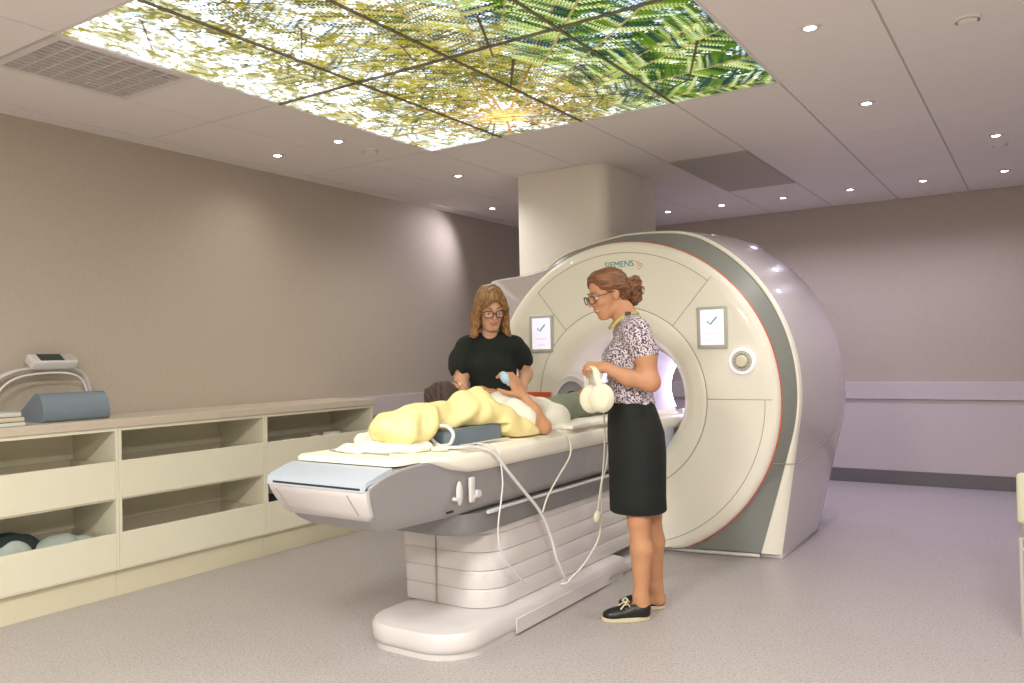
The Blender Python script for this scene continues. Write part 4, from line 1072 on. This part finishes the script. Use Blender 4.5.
# shoes
def shoe(f, l, yaw, root):
    T = Matrix.Translation((f, l, 0)) @ Matrix.Rotation(yaw, 4, 'Z')
    def outl(o, z): return [T @ Vector((x, y, z)) for x, y in [(.125*math.cos(a)*(1 if math.cos(a) > 0 else .92)+.045-o*math.cos(a), (.044-.006*math.cos(a)**2*(1 if math.cos(a) < 0 else -.6)-o)*math.sin(a)) for a in np.linspace(0, 2*PI, 40, endpoint=False)]]
    b = BM(); loft(b, [outl(.004,0), outl(0,.004), outl(0,.018), outl(.004,.021)]); s = obj('shoe', b, M_sole, root)
    G = Field(.02); G.frame(Vector((f, l, 0)), Matrix.Rotation(yaw, 3, 'Z'))
    G.ell((.115,0,.030),(.050,.040,.028)); G.ell((.07,0,.036),(.06,.040,.034)); G.ell((.01,0,.045),(.06,.038,.045)); G.ell((-.035,0,.052),(.038,.037,.056)); G.ell((-.03,0,.095),(.036,.028,.035),op=-1,k=.006); G.ell((.02,0,.108),(.035,.026,.035),op=-1,k=.006)
    G.build('upper', M_shoe, s, .005, None, lambda X,Y,Z: .019-Z+0*X+0*Y)
    b = BM()
    for k in range(4): tube(b, [(.035+.018*k,-.026,.070-.008*k),(.042+.018*k,0,.083-.010*k),(.035+.018*k,.026,.070-.008*k)], .004, 6, sub=3)
    for q in (-1, 1): tube(b, [(.035,0,.088),(.045,q*.020,.100),(.06,q*.036,.088),(.05,q*.022,.082),(.04,0,.088)], .0045, 6, sub=4); tube(b, [(.04,0,.088),(.06,q*.018,.080),(.082,q*.03,.062)], .004, 6, sub=3)
    b.transform(T); obj('shoelace', b, M_sole, s)
    b = BM()
    for z in (.055,.066,.077): tube(b, [(-.02,.033,z),(-.055,.022,z),(-.068,0,z),(-.055,-.022,z),(-.02,-.033,z)], .003, 6, sub=3)
    b.transform(T); obj('heel_stripe', b, M_sole, s)
shoe(-.008, .083, .06, W2); shoe(-.110, -.09, -.05, W2)

# headphones held in her hand
HP = thing('headphones', 'white padded headphones dangling from the hand of the woman in the skirt', 'headphones', (0,0,0))
Mw = Matrix.Translation(W2.location) @ Matrix.Rotation(W2.rotation_euler.z, 4, 'Z')
HP.location = Mw @ Vector((.168,.172,1.088)); HP.rotation_euler = (0,0,W2.rotation_euler.z-.15); HP.scale = (.9,.9,.9)
def cup(c, nm):
    T = Matrix.Translation(c)
    b = BM(); rings = []
    for o, y in ((.034,-.028),(.012,-.026),(.002,-.016),(0,0),(.002,.014),(.012,.024),(.016,.026)):
        rings.append([(( .060-o)*math.cos(a), y, (.072-o)*math.sin(a)) for a in np.linspace(0, 2*PI, 32, endpoint=False)])
    loft(b, rings); b.transform(T); p = obj('ear_cup', b, M_fleece, HP)
    b = BM(); loft(b, [[((.043-o)*math.cos(a), y, (.055-o)*math.sin(a)) for a in np.linspace(0, 2*PI, 32, endpoint=False)] for o, y in ((0,.022),(0,.032),(.006,.037),(.02,.038))]); b.transform(T); obj('cup_cover', b, M_cream, p)
    b = BM(); loft(b, [[((.064-o)*math.cos(a), y, (.076-o)*math.sin(a)) for a in np.linspace(0, 2*PI, 32, endpoint=False)] for o, y in ((.008,-.008),(0,-.004),(0,.004),(.008,.008))]); b.transform(T); obj('cup_rim', b, M_cream, p)
cup((-.028,.045,-.005), 'n'); cup((.030,-.045,-.015), 'f')
b = BM(); tube(b, [(-.020,.062,.055),(-.006,.060,.10),(.0,.045,.135),(.02,.0,.155),(.045,-.035,.13),(.045,-.060,.08),(.035,-.062,.045)], lambda t: (.017,.007), 10, sub=5, flat=(1,0,.2)); obj('headband', b, M_cream, HP)
b = BM(); box(b, .040,.072,-.058,-.045,.045,.125,.003); obj('band_slider', b, M_metal, HP)
b = BM(); box(b, .040,.072,-.060,-.043,.120,.138,.003); obj('band_joint', b, M_black, HP)

# ---------- blonde woman behind the table
W1 = thing('person', 'blonde woman in glasses and black ruffled top, leaning over the far side of the table', 'person', (-2.88, 4.09, 0), math.atan2(-.78, .62))
F = Field(.025)
F.ell((-.02,.03,.93),(.105,.165,.13)); F.ell((0,.035,1.07),(.085,.125,.12)); F.ell((.0,.03,1.23),(.095,.14,.15)); F.cap((-.01,-.10,1.345),(-.01,.16,1.345),.043)
for q in (1,-1): F.chain([((-.03,.03+q*.085,.9),.085),((-.02,.03+q*.085,.48),.055),((-.05,.03+q*.085,.34),.054),((-.05,.03+q*.085,.08),.036)]); F.cap((-.05,.03+q*.085,.05),(.09,.03+q*.1,.035),.033,.028)
F.cap((-.01,.025,1.37),(.035,.03,1.49),.052,.048)
HO1, HR1 = Vector((.065,.032,1.580)), rotm(.16, .34, .04)
head(F, HO1, HR1, 1.08)
F.k = .03
F.chain([((0,-.125,1.345),.046),((.03,-.15,1.20),.046),((.09,-.155,1.07),.041)]); F.chain([((.09,-.155,1.07),.041),((.24,-.11,1.0),.034),((.37,-.03,.945),.026)])
F.chain([((-.01,.185,1.345),.045),((-.05,.232,1.25),.043),((-.08,.258,1.175),.038)]); F.chain([((-.08,.258,1.175),.038),((-.02,.215,1.09),.033),((.03,.175,1.02),.026)])
hand(F, (.37,-.03,.943), (.8,.45,-.28), (0,0,-1), -1, curl=(.15,.25,.2))
hand(F, (.03,.175,1.02), (.5,-.6,-.5), (-.7,-.5,.2), 1, curl=(.3,.4,.3))
F.build('body', M_skin, W1, .005)
face_parts(W1, HO1, HR1, 1.08, False, brow=M_hairb)
F = Field(.03)
F.ell((.0,.035,1.21),(.108,.145,.17)); F.ell((-.005,.035,1.02),(.106,.146,.16)); F.ell((.045,.09,1.235),(.072,.062,.07)); F.ell((.045,-.025,1.235),(.072,.062,.07)); F.cap((-.01,-.105,1.352),(-.01,.165,1.352),.056); F.cap((-.01,-.05,1.385),(-.01,.11,1.385),.050)
F.chain([((0,-.125,1.345),.058),((.012,-.150,1.275),.060),((.03,-.158,1.225),.066)]); F.chain([((-.01,.180,1.345),.055),((-.035,.212,1.30),.056),((-.045,.228,1.265),.058)])
F.frame(); F.cap((-.0,.025,1.46),(.04,.03,1.53),.056,.060,op=-1,k=.01); F.ell((.075,.03,1.462),(.07,.068,.045),op=-1,k=.012)
F.cap((.04,-.160,1.19),(.055,-.165,1.14),.056,.070,op=-1,k=.003); F.cap((-.055,.238,1.235),(-.07,.26,1.19),.050,.062,op=-1,k=.003)
F.build('ruffled_top', M_black, W1, .0055, lambda X,Y,Z: -.006+.003*np.sin(38*(Y+.4*Z)+2*np.sin(9*X))+np.clip(1.30-Z,0,.1)*.07*np.sin(85*Y+50*X)*(np.abs(Y-.03)>.15), lambda X,Y,Z: .90-Z+0*X+0*Y)
F = Field(.03)
F.ell((-.02,.03,.90),(.122,.178,.14))
for q in (1,-1): F.chain([((-.03,.03+q*.085,.88),.098),((-.02,.03+q*.088,.48),.072),((-.045,.03+q*.088,.09),.060)])
F.build('trousers', M_black, W1, .008, folds(.003,30,0), lambda X,Y,Z: np.maximum(.04-Z,Z-.98)+0*X+0*Y)
F = Field(.02); F.frame(HO1, HR1, 1.08)
F.ell((-.018,0,.042),(.108,.084,.092)); F.ell((-.05,0,-.035),(.066,.080,.105)); F.ell((.05,0,.085),(.048,.066,.036),rotm(0,.5,0))
for q in (-1,1):
    F.chain([((.050,q*.060,.062),.018),((.046,q*.078,.0),.017),((.032,q*.084,-.075),.020),((.042,q*.094,-.135),.014),((.050,q*.108,-.150),.008)])
    F.chain([((-.01,q*.072,.03),.024),((-.015,q*.082,-.07),.029),((.0,q*.092,-.140),.018),((.005,q*.112,-.160),.010)])
    F.chain([((-.05,q*.055,0),.03),((-.055,q*.07,-.10),.034),((-.045,q*.08,-.15),.020)])
F.ell((.128,0,-.030),(.094,.064,.104),op=-1,k=.008)
F.cap((.072,.02,.100),(.094,-.036,.056),.014,.010,k=.008); F.cap((.066,-.01,.105),(.088,-.054,.040),.016,.011,k=.008); F.cap((.074,.02,.098),(.090,.052,.046),.014,.010,k=.008); F.cap((.074,.015,.100),(.099,.026,.066),.011,.007,k=.008)
F.build('hair', M_hairb, W1, .004, lambda X,Y,Z: .0014*np.sin(210*(X*.6+Y*.8)+2*np.sin(25*Z)+1.5*np.sin(90*Y))+.0022*np.sin(70*(Y+.3*X)+3*np.sin(18*Z)))
for q in (1,-1):
    b = BM(); box(b, -.11, .15, -.045, .045, 0, .022, .01, 3); ellipsoid_mesh(b, (.03,0,.04), (.12,.042,.035)); b.transform(Matrix.Translation((-.0,.03+q*.10,0))); obj('shoe', b, M_shoe, W1)

# ---------- patient lying on the table
PT = thing('person', 'patient lying on the table in white top and green trousers, one hand raised', 'person', (-2.42, 3.50, .893))
def pp(x, y, z): return (x+2.42, y-3.50, z-.893)
F = Field(.03)
F.ell(pp(-2.42,3.50,1.0),(.165,.20,.088)); F.ell(pp(-2.42,3.72,.985),(.140,.17,.078)); F.ell(pp(-2.42,3.90,.965),(.160,.12,.070)); F.cap(pp(-2.27,3.42,1.0),pp(-2.57,3.42,1.0),.055)
for q in (1,-1): F.chain([(pp(-2.42+q*.085,3.95,.965),.070),(pp(-2.42+q*.095,4.34,.99 if q > 0 else .965),.056),(pp(-2.42+q*(.085 if q > 0 else .17),4.55,.98),.050),(pp(-2.42+q*(.075 if q > 0 else .18),4.90,.985),.036)]); F.cap(pp(-2.42+q*(.075 if q > 0 else .18),4.92,.945 if q > 0 else .985),pp(-2.42+q*(.10 if q > 0 else .18),4.95,1.05),.033,.026)
F.cap(pp(-2.45,3.40,1.02),pp(-2.46,3.30,1.06),.052,.048)
HOP = Vector(pp(-2.465,3.205,1.075)); fx = Vector((0,.22,.975)).normalized(); uz = Vector((0,-.975,.22)).normalized(); ly_ = uz.cross(fx)
HRP = Matrix((fx, ly_, uz)).transposed()
head(F, HOP, HRP, .98)
F.k = .025
F.chain([(pp(-2.25,3.40,1.0),.050),(pp(-2.18,3.46,.96),.045),(pp(-2.135,3.52,.925),.038)]); F.chain([(pp(-2.135,3.525,.928),.040),(pp(-2.185,3.515,1.01),.034),(pp(-2.245,3.505,1.088),.023)])
hand(F, pp(-2.245,3.505,1.088), (-.42,-.26,.87), (-.90,.25,-.35), 1, curl=(.35,.65,.6), spread=.12, thumb_out=.85, thumb_curl=.45, s=1.08, rads=.0092)
F.k = .025
F.chain([(pp(-2.59,3.42,1.0),.048),(pp(-2.655,3.52,.95),.042),(pp(-2.64,3.60,.98),.038)]); F.chain([(pp(-2.64,3.60,.985),.038),(pp(-2.58,3.57,1.06),.032),(pp(-2.52,3.53,1.105),.024)])
hand(F, pp(-2.52,3.53,1.108), (.95,-.25,-.02), (0,0,-1), 1, curl=(.2,.3,.2))
F.build('body', M_skin2, PT, .005, None, lambda X,Y,Z: .002-Z+0*X+0*Y)
face_parts(PT, HOP, HRP, .98, False, gl=False, brow=M_haird)
F = Field(.03)
F.ell(pp(-2.42,3.51,1.0),(.176,.20,.098)); F.ell(pp(-2.42,3.72,.988),(.162,.20,.090)); F.ell(pp(-2.42,3.88,.962),(.182,.15,.082)); F.cap(pp(-2.27,3.43,1.0),pp(-2.57,3.43,1.0),.066); F.ell(pp(-2.24,3.88,.945),(.05,.13,.055))
F.cap(pp(-2.25,3.40,1.0),pp(-2.20,3.44,.97),.060); F.cap(pp(-2.59,3.42,1.0),pp(-2.63,3.49,.97),.058)
F.frame(); F.ell(pp(-2.45,3.27,1.05),(.075,.09,.08),op=-1,k=.01)
_fp = folds(.006,34,0,.004,52,1)
F.build('white_top', M_cloth1, PT, .006, lambda X,Y,Z: _fp(X,Y,Z)-.005, lambda X,Y,Z: np.maximum(.001-Z+0*X, Y-(3.905-3.50)-.012*np.sin(22*X)-.05*(Z-.1)))
F = Field(.03)
F.ell(pp(-2.42,3.95,.96),(.166,.12,.076))
for q in (1,-1): F.chain([(pp(-2.42+q*.088,3.98,.968),.086 if q > 0 else .078),(pp(-2.42+q*.098,4.32,.995 if q > 0 else .96),.078 if q > 0 else .066),(pp(-2.42+q*(.090 if q > 0 else .165),4.52,.985 if q > 0 else .975),.066),(pp(-2.42+q*(.080 if q > 0 else .18),4.86,.945 if q > 0 else .985),.052)])
F.build('trousers', M_green, PT, .006, folds(.004,38,0,.003,52,1), lambda X,Y,Z: .002-Z+0*X+0*Y)
F = Field(.02); F.frame(HOP, HRP, .98)
F.ell((-.022,0,.040),(.104,.086,.094)); F.ell((-.05,0,-.02),(.06,.08,.09)); F.ell((.03,0,.085),(.055,.066,.035),rotm(0,.5,0)); F.ell((.104,0,-.035),(.062,.066,.098),op=-1,k=.01)
F.chain([((.055,.03,.092),.020),((.02,.06,.11),.022),((-.04,.075,.09),.022)]); F.cap((.05,-.03,.095),(-.03,-.06,.12),.018,.022)
F.build('hair', M_haird, PT, .004, lambda X,Y,Z: .003*np.sin(260*(X*.7+Z*.5)+3*np.sin(40*Y))+.0018*np.sin(330*Y+100*X))
for q in (1,-1):
    b = BM(); ellipsoid_mesh(b, pp(-2.42+q*(.10 if q > 0 else .18),4.95,1.01), (.042,.045,.10)); obj('sock', b, M_sheet, PT)
# squeeze ball in the raised hand
b = BM(); ellipsoid_mesh(b, (0,0,0), (.021,.021,.031), n=24); cyl(b, (0,0,-.028), (0,0,-.040), .008, .006, n=12)
o = obj('squeeze_ball', b, M_ball); o.location = (-2.306,3.440,1.180); o.scale = (1.12,1.12,1.12); o.rotation_euler = (.3,-.4,0); tag(o, 'pale blue rubber squeeze ball held up by the lying patient', 'ball')

# ================================================================== chair cut by the right edge
t = thing('visitor_chair', 'cream padded chair with metal legs cut off by the right edge', 'chair', (.14, 4.45, 0))
b = BM(); box(b, -.24, .24, -.22, .24, .40, .455, .02, 3); obj('seat', b, M_cushc, t)
b = BM(); box(b, -.25, .22, .20, .25, .56, .80, .02, 3, Matrix.Translation((-.03,-.33,-.03)) @ Matrix.Rotation(-.25, 4, 'X')); obj('backrest', b, M_cushc, t)
for x in (-.26, .26):
    for y in (-.20, .22):
        b = BM(); tube(b, [(x, y, 0), (x, y, .44)], .012, 10); obj('leg', b, M_metal, t)
for y in (-.20, .22): b = BM(); tube(b, [(-.26, y, .39), (.26, y, .39)], .010, 8); obj('rail', b, M_metal, t)
obj('side_panel', box(BM(), -.245, -.235, -.19, .21, .08, .38, .002), M_wood, t, False)

# ================================================================== LIGHT, WORLD, CAMERA
# unseen area-light panels added behind the camera as frontal fill
def fill_panel(x, y, e, label):
    t = thing('added_fill_panel', label, 'fill light', (x, y, CEI), 0, 'added fill lights behind the camera')
    b = BM(); 
    for (x0,x1,y0,y1) in ((-.28,.28,-.58,-.56),(-.28,.28,.56,.58),(-.28,-.26,-.56,.56),(.26,.28,-.56,.56)): box(b, x0,x1,y0,y1,-.006,0)
    obj('frame', b, M_trim, t, False)
    L = bpy.data.lights.new('fill_panel_light', 'AREA'); L.shape = 'RECTANGLE'; L.size = .52; L.size_y = 1.12; L.energy = e; L.color = (1,.97,.90)
    o = bpy.data.objects.new('fill_panel_light', L); COL.objects.link(o); o.parent = t; o.location = (0,0,-.008)
    obj('fill_panel_glow', box(BM(), -.26,.26,-.56,.56,-.004,-.001), mat('fill_panel_glow', rgb(250,246,238), .5, emit=(1,.94,.85,1), estr=2), t, False)
fill_panel(-1.4355, .02, 72, 'added fill light panel behind the camera at the left')
fill_panel(.92, .02, 72, 'added fill light panel behind the camera at the right')
wd = bpy.data.worlds.new('world'); SC.world = wd; wd.use_nodes = True
wd.node_tree.nodes['Background'].inputs[0].default_value = (.05,.05,.055,1)

yaw, pitch, roll = .5807751, .0175431, -.020251
cy_, sy_ = math.cos(yaw), math.sin(yaw)
fwd = Vector((-sy_*math.cos(pitch), cy_*math.cos(pitch), math.sin(pitch)))
r0 = Vector((cy_, sy_, 0)); u0 = r0.cross(fwd)
rv = r0*math.cos(roll)+u0*math.sin(roll); uv = -r0*math.sin(roll)+u0*math.cos(roll)
cam = bpy.data.cameras.new('camera'); co = bpy.data.objects.new('camera', cam); COL.objects.link(co)
cam.sensor_width = 36; cam.lens = 815.4/1024*36; cam.clip_start = .05
m4 = Matrix((rv, uv, -fwd)).transposed().to_4x4(); m4.translation = (0, 0, 1.29); co.matrix_world = m4
SC.camera = co
SC.view_settings.view_transform = 'Standard'; SC.view_settings.look = 'None'; SC.view_settings.gamma = 1
SC.view_settings.use_curve_mapping = False; SC.view_settings.exposure = 1.08
SC.cycles.use_denoising = True; SC.cycles.max_bounces = 8; SC.cycles.sample_clamp_indirect = 4
